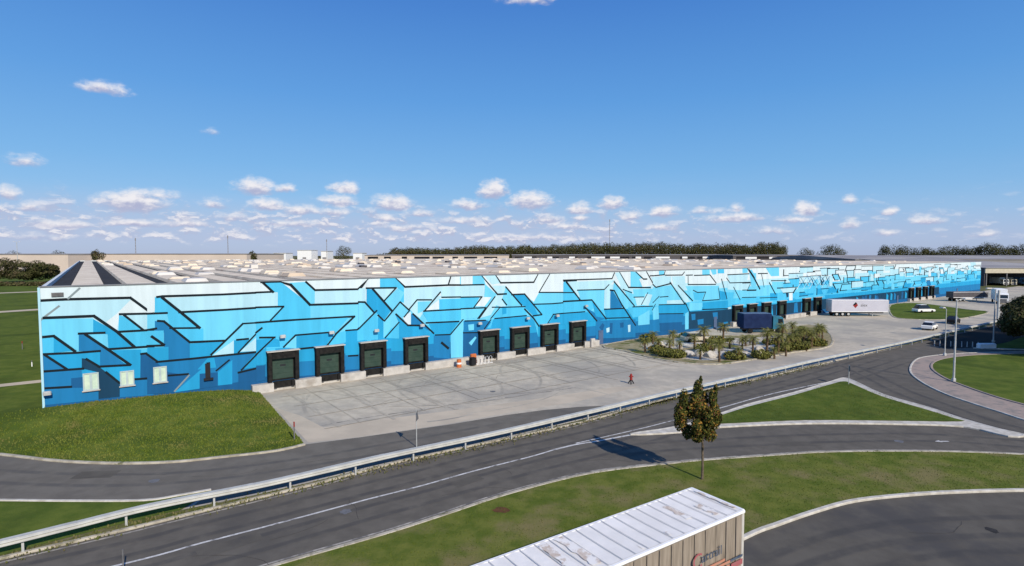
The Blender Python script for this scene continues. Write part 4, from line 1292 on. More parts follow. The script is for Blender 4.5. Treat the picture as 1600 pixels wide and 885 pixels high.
for i in range(4, len(rp) - 2, 8):
    p, q = rp[i] - nrm[i] * .12, nrm[i]
    mb = MB()
    mb.box(-.06, .06, -.05, .05, -.2, .82)
    o = mb.build('post', M['post_steel'], gr)
    o.location = (p.x, p.y, 0)
    o.rotation_euler = (0, 0, math.atan2(q.y, q.x))

# ------------------------------------------------------------------ vehicles
def text_mesh(name, body, size, m, parent, loc, rot, extrude=.003, shear=0.0):
    cu = bpy.data.curves.new(name, 'FONT')
    cu.body = body
    cu.size = size
    cu.extrude = extrude
    cu.shear = shear
    tmp = bpy.data.objects.new(name + '_src', cu)
    col.objects.link(tmp)
    dg = bpy.context.evaluated_depsgraph_get()
    me = bpy.data.meshes.new_from_object(tmp.evaluated_get(dg))
    bpy.data.objects.remove(tmp)
    me.materials.clear()
    me.materials.append(m)
    o = bpy.data.objects.new(name, me)
    col.objects.link(o)
    o.parent = parent
    o.location = loc
    o.rotation_euler = rot
    return o

# foreground curtain-sided trailer: x along its length (front end is out of the picture), rear end at x = 0
TA = at(1163, 797, 4.0); TB = at(1080, 762, 4.0)
wv = (TB - TA); wv.z = 0
TW = wv.length
lx = Vector((wv.y, -wv.x, 0)).normalized()
if lx.x > 0: lx = -lx
# local axes: x = lx (towards the front, left in the picture), y = across
ang = math.atan2(lx.y, lx.x)
tr = empty('curtain_trailer', (TA.x, TA.y, 0), ang, 'tan curtain sided lorry trailer with a white stained roof at the bottom of the picture', 'trailer')
ysgn = 1 if Vector((-lx.y, lx.x, 0)).dot(wv) > 0 else -1
TL = 13.6
def ty(a, b):
    return (a, b) if ysgn > 0 else (-b, -a)
mb = MB()
y0, y1 = ty(0, TW)
mb.box(.05, TL, y0 + .04, y1 - .04, 1.02, 1.18)
mb.build('floor_bed', M['sign_back'], tr)
# side curtains with ripples and straps
for face in (0, 1):
    mb = MB()
    yb = (0.035 if face == 0 else TW - .035) * ysgn
    sgn = (-1 if face == 0 else 1) * ysgn
    N = 520
    vs = []
    for i in range(N + 1):
        x = .14 + (TL - .2) * i / N
        r_ = .012 * math.sin(x * 19) + .008 * math.sin(x * 43 + 1) + .015 * math.sin(x * 5.1)
        for z in (1.08, 2.2, 3.3, 3.86):
            vs.append((x, yb + sgn * (.012 + r_ * (1 if z < 3.8 else .4)), z))
    mb.add(vs, [(i * 4 + j, (i + 1) * 4 + j, (i + 1) * 4 + j + 1, i * 4 + j + 1) for i in range(N) for j in range(3)])
    cur = mb.build('curtain', M['curtain'], tr, smooth=True)
    mb = MB()
    x = .5
    while x < TL - .3:
        yy = sorted((yb + sgn * .046, yb + sgn * .052))
        mb.box(x - .025, x + .025, yy[0], yy[1], 1.0, 3.84)
        x += .62
    mb.build('strap', mat('strap_tan', (.27, .23, .185), (.22, .185, .15), 2, .8), cur)
    # dark gap and white cant rail above it
    mb = MB()
    yy = sorted((yb - sgn * .03, yb + sgn * .035))
    mb.box(.1, TL, yy[0], yy[1], 3.862, 3.905)
    mb.build('curtain_track', M['dark'], tr)
    mb = MB()
    yy = sorted((yb - sgn * .06, yb + sgn * .075))
    mb.cbox(-.02, TL, yy[0], yy[1], 3.908, 4.0, .02)
    mb.build('cant_rail', M['white_paint'], tr)
mb = MB()
M['post_grey'] = mat('post_grey', (.52, .50, .46), (.44, .42, .38), 1.5, .6)
for (ya, yb2) in (ty(0, .13), ty(TW - .13, TW)):
    mb = MB()
    mb.cbox(-.03, .13, ya, yb2, 1.0, 3.90, .02)
    mb.build('corner_post', M['post_grey'], tr)
mb = MB(); mb.cbox(-.04, .10, y0 + .002, y1 - .002, 3.90, 4.02, .02); mb.build('rear_header', M['white_paint'], tr)
mb = MB()
ym = (y0 + y1) / 2
for a, b_ in ((y0 + .135, ym - .01), (ym + .01, y1 - .135)):
    mb.box(-.01, .05, a, b_, 1.19, 3.89)
    for k in range(4): mb.tube([(-.03, a + .2 + k * .25, 1.25), (-.03, a + .2 + k * .25, 3.8)], .016, 6)
mb.build('rear_door', M['white_paint'], tr)
# roof sheet with bows, slightly sagging between them
mb = MB()
NX, NY = 136, 12
vs = []
for i in range(NX + 1):
    x = .02 + (TL - .04) * i / NX
    for j in range(NY + 1):
        v = j / NY
        y = y0 + .06 + (TW - .12) * v
        sag = .022 * (0.5 + 0.5 * math.cos(2 * math.pi * x / .62)) ** 3 - .02 * math.sin(math.pi * v) * (0.5 - 0.5 * math.cos(2 * math.pi * x / .62))
        vs.append((x, y, 3.985 + sag + random.uniform(-.003, .003)))
mb.add(vs, [(i * (NY + 1) + j, (i + 1) * (NY + 1) + j, (i + 1) * (NY + 1) + j + 1, i * (NY + 1) + j + 1) for i in range(NX) for j in range(NY)])
rf = mb.build('roof', M['tarp'], tr, smooth=True)
rf.data.polygons.foreach_set('use_smooth', [True] * len(rf.data.polygons))
mb = MB()
x = .33
while x < TL:
    for j in range(NY):
        v0, v1 = j / NY, (j + 1) / NY
        ya_, yb_ = y0 + .06 + (TW - .12) * v0, y0 + .06 + (TW - .12) * v1
        mb.add([(x - .02, ya_, 4.012), (x + .02, ya_, 4.012), (x + .02, yb_, 4.012), (x - .02, yb_, 4.012), (x, ya_, 4.022), (x, yb_, 4.022)], [(0, 1, 2, 3)[::-1], (0, 4, 5, 3), (4, 1, 2, 5)])
    x += .62
for ya_ in (y0 + .062, y1 - .082):
    mb.add([(.05, ya_, 4.010), (TL, ya_, 4.010), (TL, ya_ + .02, 4.010), (.05, ya_ + .02, 4.010)], [(0, 1, 2, 3)])
tag(mb.build('roof_bow', mat('roof_bow', (.55, .53, .50), (.62, .60, .57), 2, .8), rf))
def stain(xa, xb, va, vb):
    mb = MB()
    ns = 14
    ed = []
    for i in range(ns + 1):
        v = va + (vb - va) * i / ns
        ed.append((v, xa + random.uniform(-.04, .04), xb + random.uniform(-.05, .05)))
    vv = []
    for v, p, q in ed:
        y = (0.06 + (TW - .12) * v) * ysgn
        vv += [(p, y, 4.018), (q, y, 4.018)]
    mb.add(vv, [(2 * i, 2 * i + 1, 2 * i + 3, 2 * i + 2) for i in range(ns)])
    mb.build('water_stain', M['tarp_stain'], rf)
for st_ in ((1.05, 1.33, .12, .52), (2.25, 2.5, .28, .78), (7.2, 7.6, .12, .95), (8.0, 8.35, .15, .92), (3.9, 4.0, .10, .2), (.10, .22, .1, .9), (5.4, 5.5, .05, .15)):
    stain(*st_)
# lettering on the visible curtain: rises as the photo shows, in red then dark blue
yl = -.085 * ysgn
rotm = (R(90), 0, R(180)) if ysgn > 0 else (R(90), 0, 0)
def on_side(xc): return (xc, yl, 0)
# the camera sees the side with the rear end on the right
flip = R(180) if (ysgn > 0) else 0
def side_text(body, size, m, x, z):
    o = text_mesh('lettering', body, size, m, tr, (x, yl, z), (R(90), 0, 0))
    return o
# the visible side faces local -y*ysgn; work out which way reads correctly
nside = Vector((0, -ysgn, 0))
xr = 1 if ysgn > 0 else -1
def put_text(body, size, m, x, z, shear=0.0):
    rz = 0 if ysgn > 0 else R(180)
    return text_mesh('lettering', body, size, m, tr, (x, yl, z), (R(90), 0, rz), .003, shear)
def side_xz(pxx, pyy):
    r = ray(pxx, pyy)
    o_ = Vector((TA.x, TA.y, 0))
    yn = Vector((-lx.y, lx.x, 0))
    t = (o_ + yn * yl - Vector((0, 0, HC))).dot(yn) / r.dot(yn)
    p = Vector((0, 0, HC)) + r * t
    return (p - o_).dot(lx), p.z
x_, z_ = side_xz(1082, 888)
x2_, z2_ = side_xz(1131, 860)
put_text('C', .80, M['ink_red'], x_, z_ - .12)
put_text('artrail', .50, M['ink_blue'], x_ - .50, z_ + .02)
x3_, z3_ = side_xz(1104, 890)
mb = MB()
for k, (dx, dz, L_) in enumerate(((0, 0, 1.1), (.12, -.16, 1.3), (.3, -.32, 1.1))):
    xa, za = x3_ - dx, z3_ - .02 + dz
    yy = sorted((yl, yl + .003 * (1 if yl > 0 else -1)))
    mb.box(xa - L_, xa, yy[0], yy[1], za, za + .10)
mb.build('emblem', M['ink_orange'], tr)
mb = MB()
yy = sorted((yl, yl + .003 * (1 if yl > 0 else -1)))
x4_, z4_ = side_xz(1150, 872)
mb.box(.18, x4_ + .35, yy[0], yy[1], z4_ - .06, z4_ + .04)
mb.build('stripe', M['ink_blue'], tr)
mb = MB(); mb.box(.18, x4_ + .3, yy[0], yy[1], z4_ - .36, z4_ - .14); mb.build('stripe', M['ink_red'], tr)
# running gear
mb = MB()
for x in (2.6, 3.9, 5.2):
    for y in (y0 + .22, y1 - .22):
        mb.wheel(x, y, .5, .5, .36)
mb.build('wheel', M['black_rubber'], tr)
mb = MB(); mb.box(.2, TL - .5, ym - .5, ym - .35, .75, 1.015); mb.box(.2, TL - .5, ym + .35, ym + .5, .75, 1.015)
for x in (2.6, 3.9, 5.2): mb.tube([(x, y0 + .25, .5), (x, y1 - .25, .5)], .07)
for x in (10.6,):
    for y in (ym - .8, ym + .7): mb.box(x, x + .14, y, y + .12, .05, 1.01)
mb.build('chassis', M['grey_dk'], tr)

def box_trailer(name, label, cat, loc, rz, L, Hh, z0, side, end, group=None, wheels=(1.2, 2.5, 3.8)):
    """x along the length, rear at x=0, the near side is y=0"""
    t = empty(name, loc, rz, label, cat, group)
    mb = MB(); mb.cbox(0, L - .03, 0, 2.5, z0, Hh, .05); mb.build('cargo_box', side, t)
    mb = MB(); mb.cbox(L - .027, L + .06, -.01, 2.51, z0 - .1, Hh + .01, .02); mb.build('front_panel', end, t)
    mb = MB(); mb.box(.1, L - .1, -.03, -.004, z0, z0 + .14); mb.box(.1, L - .1, -.03, -.004, Hh - .16, Hh - .06); mb.build('side_rail', M['white_paint'], t)
    mb = MB(); mb.box(.3, L - .6, .75, .9, z0 - .35, z0 - .005); mb.box(.3, L - .6, 1.6, 1.75, z0 - .35, z0 - .005); mb.build('chassis', M['grey_dk'], t)
    for x in wheels:
        mb = MB()
        for y in (.2, 2.3): mb.wheel(x, y, .5, .5, .34)
        wo = mb.build('wheel', M['black_rubber'], t)
        mb = MB(); mb.wheel(x, .02, .5, .27, .06); mb.build('hub', M['post_steel'], wo)
    for y in (.6, 1.8):
        mb = MB(); mb.box(L - 3.2, L - 3.08, y, y + .12, .04, z0 - .01); mb.box(L - 3.3, L - 2.95, y - .1, y + .22, 0, .04)
        mb.build('landing_leg', M['post_steel'], t)
    return t
p = at(1299, 494.5)
wt2 = box_trailer('box_trailer', 'pale grey box trailer with a white end and a small red diamond logo', 'trailer', (p.x, p.y, 0), R(-2), 12.6, 3.75, 1.0, M['trailer_grey'], M['white_paint'])
mb = MB()
cx, cz, s_ = 5.3, 2.55, .62
mb.add([(cx - s_, -.012, cz), (cx, -.012, cz - s_ * 1.1), (cx + s_ * .9, -.012, cz), (cx, -.012, cz + s_ * 1.1)], [(0, 1, 2, 3)])
lg = mb.build('logo', M['red'], wt2)
mb = MB(); mb.add([(cx - s_, -.016, cz), (cx - .1, -.016, cz), (cx + .35, -.016, cz + s_ * .7), (cx, -.016, cz + s_ * 1.1)], [(0, 1, 2, 3)]); mb.build('logo_mark', M['ink_black'], wt2)
text_mesh('lettering', 'alex', .95, M['sign_back'], wt2, (6.4, -.016, 2.25), (R(90), 0, 0))

def lorry(name, label, loc, rz, Lb, Hb, boxm, cabm, roofm=None, group=None):
    """x forward, cab in front"""
    t = empty(name, loc, rz, label, 'lorry', group)
    mb = MB(); mb.cbox(0, Lb, -1.25, 1.25, .95, Hb, .06); cb = mb.build('cargo_box', boxm, t)
    if roofm:
        mb = MB(); mb.box(.05, Lb - .05, -1.2, 1.2, Hb + .003, Hb + .05); mb.build('box_roof', roofm, t)
    xf = Lb + .25
    mb = MB()
    pr = [(xf, .75), (xf + 1.95, .75), (xf + 2.0, 1.5), (xf + 1.85, 2.75), (xf + 1.5, 3.0), (xf, 3.05)]
    mb.prism_y(pr, -1.2, 1.2)
    cab = mb.build('cab', cabm, t)
    mb = MB()
    mb.add([(xf + 2.005, -1.05, 1.68), (xf + 2.005, 1.05, 1.68), (xf + 1.885, 1.0, 2.62), (xf + 1.885, -1.0, 2.62)], [(0, 1, 2, 3)])
    for y in (-1.204, 1.204): mb.add([(xf + .9, y, 1.75), (xf + 1.85, y, 1.75), (xf + 1.72, y, 2.55), (xf + .9, y, 2.6)], [(0, 1, 2, 3)])
    mb.build('windscreen', M['glass_dark'], cab)
    mb = MB(); mb.box(xf + 1.955, xf + 2.07, -1.21, 1.21, .35, .95); mb.box(xf + 2.003, xf + 2.03, -.8, .8, 1.0, 1.5); mb.build('bumper', M['sign_back'], cab)
    for y in (-.95, .95):
        mb = MB(); mb.box(xf + 2.072, xf + 2.085, y - .18, y + .18, .62, .8); mb.build('headlight', M['skylight'], cab)
    mb = MB(); mb.box(.2, xf + 1.9, -.5, -.3, .6, .945); mb.box(.2, xf + 1.9, .3, .5, .6, .945); mb.build('chassis', M['grey_dk'], t)
    for x in (1.3, xf + 1.0):
        mb = MB()
        for y in (-1.05, 1.05): mb.wheel(x, y, .48, .48, .3)
        mb.build('wheel', M['black_rubber'], t)
    return t
p = at(1160, 522)
lorry('box_lorry', 'dark navy box lorry parked between the palms and the loading docks', (p.x + .2, p.y + 1.5, 0), R(4), 5.2, 3.5, M['navy'], M['teal'], M['navy_lt'])
p = at(1569, 476)
lorry('white_lorry', 'white lorry seen head on at the far right by the lamp posts', (p.x + 5.2, p.y + 8.6, 0), R(-122), 7.2, 4.1, M['white_paint'], M['white_paint'])
p = at(1489, 471.5)
t = box_trailer('flatbed_trailer', 'dark grey trailer parked below the far right end of the mural', 'trailer', (p.x, p.y, 0), R(6), 11.5, 2.9, 1.1, M['grey_dk'], M['grey_md'])
for x, bm_, lb in ((1551, M['white_paint'], 'small white lorry parked in the open shed'), (1563, M['cream'], 'cream lorry parked in the open shed beside the white one'), (1583, M['blue_box'], 'blue lorry parked in the dark open shed')):
    lorry('parked_lorry', lb, (X_at(x, YS + 12), YS + 12, 0), R(-95), 6, 3.6, bm_, bm_, group='lorries under the open shed')

def car(name, label, loc, rz, body, L=4.3, h=1.45, group=None):
    t = empty(name, loc, rz, label, 'car', group)
    k = L / 4.3
    low = [(-2.15 * k, .35), (2.12 * k, .32), (2.15 * k, .62), (1.95 * k, .80), (1.1 * k, .92), (-1.9 * k, .95), (-2.15 * k, .82)]
    mb = MB(); mb.prism_y(low, -.86, .86); mb.build('body', body, t)
    cabp = [(1.1 * k, .923), (.45 * k, h - .06), (.1 * k, h), (-1.2 * k, h), (-1.55 * k, h - .1), (-1.95 * k, .953)]
    mb = MB()
    n_ = len(cabp)
    vs = [(x, -.80 + .14 * (z - .92) / .5, z) for x, z in cabp] + [(x, .80 - .14 * (z - .92) / .5, z) for x, z in cabp]
    mb.add(vs, [tuple(range(n_)), tuple(range(2 * n_ - 1, n_ - 1, -1))] + [((i + 1) % n_, i, n_ + i, n_ + (i + 1) % n_) for i in range(n_)])
    gl = mb.build('window', M['glass_dark'], t)
    mb = MB(); mb.cbox(-1.3 * k, .2 * k, -.66, .66, h - .02, h + .03, .02); mb.build('roof', body, t)
    for x in (-1.3 * k, 1.32 * k):
        for y in (-.80, .80):
            mb = MB(); mb.wheel(x, y, .32, .32, .2); mb.build('wheel', M['black_rubber'], t)
    for y in (-.6, .6):
        mb = MB(); mb.box(2.14 * k, 2.165 * k, y - .18, y + .18, .6, .72); mb.build('headlight', M['skylight'], t)
    return t
p = at(1443, 489); car('parked_van', 'white van parked on the grass below the far docks', (p.x, p.y, .08), R(10), M['white_paint'], 4.9, 1.9)
p = at(1483, 519); car('parked_car', 'white car behind the guardrail next to the tall lamp post', (p.x - 1.0, p.y + 3.4, 0), R(42), M['white_paint'])
p = at(1521, 509); car('parked_car', 'black car behind the guardrail right of the tall lamp post', (p.x - 1.2, p.y + 3.6, 0), R(42), M['ink_black'])
for x, y, lb in ((1086, 535, 'pale car parked behind the palms at the left of the gravel'),):
    p = at(x, y); car('parked_car', lb, (p.x, p.y, .1), R(8), M['cream'])

# ------------------------------------------------------------------ foliage
def leaves(mb, c, rad, n, size, mats_w, shell=.45, up=.0, jit=.6):
    for _ in range(n):
        while True:
            d = Vector((random.uniform(-1, 1), random.uniform(-1, 1), random.uniform(-1, 1)))
            if .05 < d.length < 1: break
        r = d.length
        d = d.normalized() * (shell + (1 - shell) * r)
        p = Vector((c[0] + d.x * rad[0], c[1] + d.y * rad[1], c[2] + d.z * rad[2]))
        nv = (d + Vector((random.gauss(0, jit), random.gauss(0, jit), random.gauss(0, jit) + up))).normalized()
        a = nv.cross(Vector((random.uniform(-1, 1), random.uniform(-1, 1), .3))).normalized()
        b = nv.cross(a)
        s = size * random.uniform(.6, 1.35)
        a, b = a * s, b * s * .7
        mi = random.choices(range(len(mats_w)), mats_w)[0]
        mb.add([p - a, p - b * .9, p + a, p + b], [(0, 1, 2, 3)], mi)

# foreground young tree
tp = at(1097, 749, .09)
ft = empty('young_tree', tp, 0, 'slim young tree with dark green and orange leaves on the grass verge', 'tree')
mb = MB()
mb.tube([(0, 0, -.1), (.02, 0, .8), (0, .02, 1.7), (-.02, 0, 2.6)], .085, 9, 0, .055)
tips = []
for k in range(15):
    a = k * 2.4 + random.uniform(-.3, .3)
    z0 = random.uniform(1.55, 3.4)
    L = random.uniform(.9, 2.0)
    sp = random.uniform(.25, .5)
    p1 = Vector((math.cos(a) * L * sp * .5, math.sin(a) * L * sp * .5, z0 + L * .45))
    p2 = Vector((math.cos(a) * L * sp - .25, math.sin(a) * L * sp, z0 + L))
    mb.tube([(0, 0, z0), p1, p2], .032, 6, 0, .008)
    tips.append((p1, p2))
mb.tube([(-.02, 0, 2.6), (-.1, .02, 4.2), (-.2, 0, 6.0)], .055, 7, 0, .012)
mb.build('trunk', M['bark'], ft)
mb = MB()
FL = [M['lf_dark'], M['lf_mid'], M['lf_gold'], M['lf_red']]
CLU = [(-1.20,0,4.95,.30,.75),(-1.35,.1,4.2,.42,.70),(-1.30,.2,3.45,.42,.55),(-.35,0,5.65,.30,.62),(-.15,.1,6.2,.11,.30),(-.55,-.1,5.0,.34,.55),(-.25,-.2,4.4,.50,.70),(.60,.1,5.0,.26,.70),(.75,0,5.6,.12,.40),(.72,.1,4.2,.36,.60),
       (.75,.2,3.5,.36,.45),(-.85,.1,2.95,.42,.50),(-.1,-.2,3.4,.50,.65),(-.30,.1,2.60,.36,.36),(.50,.2,2.75,.42,.45),(-.7,.5,4.2,.36,.6),(.1,-.7,4.1,.36,.6),(-.6,-.65,3.5,.36,.5),(.1,.7,3.4,.40,.55),(1.0,0,3.9,.18,.4),(-1.62,0,3.95,.18,.4),(.2,.5,4.9,.26,.5)]
for i, (x, y, z, r1, r2) in enumerate(CLU):
    wts = [(8, 5, 1, .6), (5, 6, 3, 1), (4, 5, 4, 1.6), (9, 4, .6, 1)][i % 4]
    leaves(mb, (x, y, z), (r1, r1, r2), int(300 * r1 * r2 / .22 * 2.1), .070, wts, .12, .0, .5)
for p1, p2 in tips:
    leaves(mb, p2, (.2, .2, .28), 26, .09, (5, 5, 3, 1.2), .1)
mb.build('crown', FL, ft)

# palms in the garden
def palm_proto(h, nf, fl, seed, droop=1.0):
    rg = random.Random(seed)
    t = empty('palm', (0, 0, 0), 0)
    mb = MB()
    lean = rg.uniform(-.12, .12)
    mb.tube([(0, 0, -.1), (lean * .3, 0, h * .4), (lean, 0, h)], .17, 8, 0, .13)
    for k in range(int(h * 7)):
        a, z = k * 2.4, .2 + k / 7
        if z > h: break
        mb.tube([(lean * z / h + .13 * math.cos(a), .13 * math.sin(a), z), (lean * z / h + .22 * math.cos(a), .22 * math.sin(a), z + .12)], .035, 4)
    mb.build('trunk', M['palm_bark'], t)
    mb = MB()
    for k in range(nf):
        a = k * 2.399 + rg.uniform(-.2, .2)
        u = k / nf
        e0 = 1.25 - 1.75 * u
        L = fl * rg.uniform(.85, 1.15)
        p = Vector((lean, 0, h))
        dirx = Vector((math.cos(a), math.sin(a), 0))
        side = Vector((-math.sin(a), math.cos(a), 0))
        pts = []
        el_ = e0
        for s_ in range(6):
            pts.append(p.copy())
            p = p + (dirx * math.cos(el_) + Vector((0, 0, math.sin(el_)))) * L / 5
            el_ -= .30 * droop
        ws = [.03, .10, .16, .17, .12, .02]
        for i in range(5):
            w0, w1 = ws[i] * fl / 1.0, ws[i + 1] * fl / 1.0
            dz0, dz1 = Vector((0, 0, -w0 * .5)), Vector((0, 0, -w1 * .5))
            mi = 1 if (u > .78) else 0
            for sg in (1, -1):
                for f0 in (0, .5):
                    # split leaflets leave gaps
                    q0, q1 = pts[i].lerp(pts[i + 1], f0), pts[i].lerp(pts[i + 1], f0 + .36)
                    ww = w0 + (w1 - w0) * f0
                    tip = q1 + side * sg * ww * 1.4 + Vector((0, 0, -ww * .6)) + dirx * ww * .4
                    mb.add([q0, q1, tip], [(0, 1, 2) if sg > 0 else (0, 2, 1)], mi)
    mb.build('frond', [M['frond'], M['frond_dry']], t)
    return t
protos = [palm_proto(1.9, 34, 1.15, 1), palm_proto(2.5, 38, 1.3, 2), palm_proto(1.4, 30, 1.0, 3), palm_proto(3.1, 36, 1.35, 4)]
used = [False] * 4
PAL = [  # trunk foot in the photo, kind, what sets it apart
 (1008, 551, 0, 'leftmost palm of the garden with brownish fronds'), (1046, 553, 0, 'palm with a dark trunk left of the white boulders'), (1028, 548, 2, 'small palm just right of the leftmost palm'),
 (1062, 548, 2, 'low palm behind the white boulders'), (1085, 545, 0, 'palm above the gap in the white boulders'), (1124, 566, 1, 'nearest palm at the low corner of the garden'),
 (1100, 540, 1, 'palm against the blue wall behind the gravel'), (1154, 563, 0, 'palm with a thick reddish trunk near the lower kerb'), (1176, 555, 1, 'palm in the middle of the pale gravel'),
 (1198, 553, 3, 'tall palm in front of the navy lorry'), (1140, 545, 2, 'short palm in the gravel centre'), (1165, 541, 2, 'short palm just left of the navy lorry wheels'),
 (1222, 541, 3, 'tall palm to the right of the navy lorry'), (1232, 549, 1, 'palm at the left of the right hand cluster'), (1244, 546, 0, 'palm inside the right hand cluster nearest the kerb'),
 (1238, 530, 3, 'tall palm at the back of the right hand cluster'), (1256, 542, 1, 'palm in the middle of the right hand cluster'), (1264, 533, 0, 'palm at the back edge of the garden by the yard'),
 (1268, 543, 0, 'low palm next to the rightmost pair'), (1276, 537, 1, 'palm just left of the rightmost palm'), (1285, 533, 1, 'rightmost palm of the garden with a dark trunk'),
 (1250, 524, 2, 'small palm behind the right hand cluster'), (1210, 560, 2, 'stubby palm close to the kerb right of the gravel'), (1110, 555, 0, 'palm right of the black gap in the boulders'),
 (1020, 538, 0, 'palm standing close under the blue wall'), (1228, 556, 0, 'low palm at the lower left of the right hand cluster by the kerb'), (1240, 538, 1, 'palm behind the kerb palms at the left of the right hand cluster'), (1260, 548, 2, 'little palm at the kerb in the middle of the right hand cluster'),
 (1250, 535, 0, 'palm with drooping fronds in the heart of the right hand cluster'), (1280, 527, 0, 'palm behind the rightmost palm beside the yard'), (1216, 551, 1, 'palm between the tall lorry palm and the right hand cluster'),
 (1052, 541, 1, 'palm behind the low palm at the left boulders'), (1094, 562, 2, 'little palm at the lower kerb between the largest boulders'), (1160, 548, 0, 'palm on the gravel above the thick reddish trunk'),
 (1130, 534, 1, 'palm in front of the dark dock left of the lorry')]
for i, (x, y, kd, lb) in enumerate(PAL):
    p = at(x, y, .09)
    if not used[kd]:
        o = protos[kd]; used[kd] = True
    else:
        o = copy_tree(protos[kd])
    o.location = p
    o.rotation_euler = (0, 0, i * 1.7)
    sc = random.uniform(.74, 1.0)
    o.scale = (sc, sc, sc)
    tag(o, lb, 'palm', 'palms in the garden bed')
# pale boulders in the bed
def rock(seed, sx, sy, sz):
    rg = random.Random(seed)
    bm = bmesh.new()
    bmesh.ops.create_icosphere(bm, subdivisions=3, radius=1)
    cuts_ = [(Vector((rg.gauss(0, 1), rg.gauss(0, 1), rg.gauss(0, .8))).normalized(), rg.uniform(.62, .9)) for _ in range(14)]
    for v in bm.verts:
        for n_, d_ in cuts_:
            k = v.co.dot(n_)
            if k > d_: v.co -= n_ * (k - d_)
        v.co = Vector((v.co.x * sx, v.co.y * sy, max(-.15, v.co.z + .25) * sz))
    me = bpy.data.meshes.new('boulder')
    bm.to_mesh(me); bm.free()
    me.materials.append(M['rock'])
    o = bpy.data.objects.new('boulder', me)
    col.objects.link(o)
    return o
RK = [(1071, 556, 1.3, .9, .7, 'largest of the white boulders at the lower kerb'), (1093, 556, .9, .8, .75, 'white boulder with a black shadow beside the nearest palm'), (1110, 558, 1.0, .8, .7, 'white boulder left of the nearest palm trunk'),
      (1022, 546, .7, .6, .6, 'pinkish white boulder among the left palms'), (1034, 541, .8, .7, .55, 'small pale boulder behind the left palms'), (1062, 546, .5, .5, .5, 'small pale boulder above the largest one'),
      (1135, 559, 1.3, .9, .6, 'broad pale boulder right of the nearest palm'), (1186, 552, 1.0, .8, .8, 'rounded white boulder in the gravel middle'), (1164, 557, .8, .7, .5, 'low boulder by the thick reddish trunk'),
      (1210, 546, 1.4, .9, .55, 'flat white boulder below the navy lorry'), (1224, 529, .5, .5, .6, 'small white boulder at the left of the right hand palms'), (1236, 541, .4, .4, .45, 'tiny white stone under the right hand palms'),
      (1246, 527, .6, .5, .5, 'white stone behind the right hand palms')]
for i, (x, y, a, b_, c_, lb) in enumerate(RK):
    o = rock(i + 40, a, b_, c_)
    o.location = at(x, y, .09)
    o.rotation_euler = (0, 0, i * 1.1)
    tag(o, lb, 'boulder', 'boulders in the garden bed')
# low shrubs in the bed
sb = []
for i, (x, y, lb) in enumerate(((1012, 533, 'dark round shrub against the blue wall at the left of the garden'), (1075, 530, 'dark low shrub under the wall behind the gravel'), (1148, 562, 'green low shrub at the kerb by the thick trunk'),
                                (1225, 549, 'bushy green shrub under the tall palm right of the lorry'), (1040, 557, 'low shrub at the lower edge of the left palms'), (1250, 547, 'low shrub in front of the right hand palms'), (1190, 560, 'spreading shrub at the kerb right of the gravel'), (1028, 552, 'olive shrub between the two left palms'), (1056, 559, 'shrub at the kerb left of the nearest boulder'), (1100, 549, 'shrub in the gap of the gravel centre'),
                                (1236, 545, 'shrub at the foot of the left palms of the right cluster'), (1262, 541, 'broad shrub under the middle of the right cluster'), (1278, 541, 'shrub at the foot of the rightmost pair of palms'), (1244, 533, 'shrub behind the right cluster palms'), (1206, 540, 'shrub in front of the navy lorry wheels'), (1120, 537, 'shrub against the gravel under the dark dock'))):
    mb = MB()
    leaves(mb, (0, 0, .55), (1.5, 1.1, .65), 620, .14, (4, 6, .3, 0), .3)
    leaves(mb, (.7, .2, .35), (.7, .6, .4), 200, .14, (3, 6, .6, 0), .3)
    o = mb.build('shrub', [M['lf_mid'], M['frond'], M['lf_gold'], M['frond_dry']], None)
    o.location = at(x, y, .09)
    tag(o, lb, 'shrub', 'shrubs in the garden bed')

# bushes and trees in the distance
FW = [M['wood_dark'], M['wood_mid'], M['wood_brown']]
def far_tree(name, label, loc, h, wd, mixw, seed, group=None, trunk=True, n=900, leaf=.55):
    st = random.getstate(); random.seed(seed)
    t = empty(name, loc, 0, label, 'tree' if trunk else 'bush', group)
    if trunk:
        mb = MB(); mb.tube([(0, 0, -.3), (.1, 0, h * .3), (0, .1, h * .6)], h * .03, 7, 0, h * .012); mb.build('trunk', M['bark'], t)
    mb = MB()
    for k in range(11):
        a, rr = random.uniform(0, 6.28), random.uniform(.15, .42) * wd
        zz = random.uniform(.32 if trunk else .25, .82) * h
        leaves(mb, (math.cos(a) * rr, math.sin(a) * rr, zz), (wd * .24, wd * .24, h * random.uniform(.14, .2)), n // 6, leaf * .75, mixw, .35, .2, .22)
    leaves(mb, (0, 0, h * .62), (wd * .36, wd * .36, h * .38), n // 2, leaf * .75, mixw, .5, .2, .22)
    mb.build('crown', FW, t)
    random.setstate(st)
    return t
p_ = lambda x, Yd, z=0: (X_at(x, Yd), Yd, z)
far_tree('bush', 'large dark round bush nearest the left end of the warehouse', p_(57, 250, 1.2), 10.5, 12, (8, 3, .5), 1, 'bushes at the far left', False, 1500, .5)
far_tree('bush', 'dark brownish bush at the far left edge', p_(8, 255, 1.2), 11.5, 13, (5, 3, 3), 2, 'bushes at the far left', False, 1500, .5)
far_tree('bush', 'low brown bush between the two big dark bushes', p_(34, 250, 1.2), 6.5, 11, (2, 4, 4), 3, 'bushes at the far left', False, 1000, .5)
far_tree('bush', 'pale brown bush touching the warehouse corner', p_(80, 262, 1.2), 8.5, 8, (2, 5, 4), 4, 'bushes at the far left', False, 900, .5)
far_tree('bush', 'dark bush leaving the picture at the left edge', p_(-25, 250, 1.2), 11, 13, (6, 3, 2), 5, 'bushes at the far left', False, 1200, .5)
mb = MB()
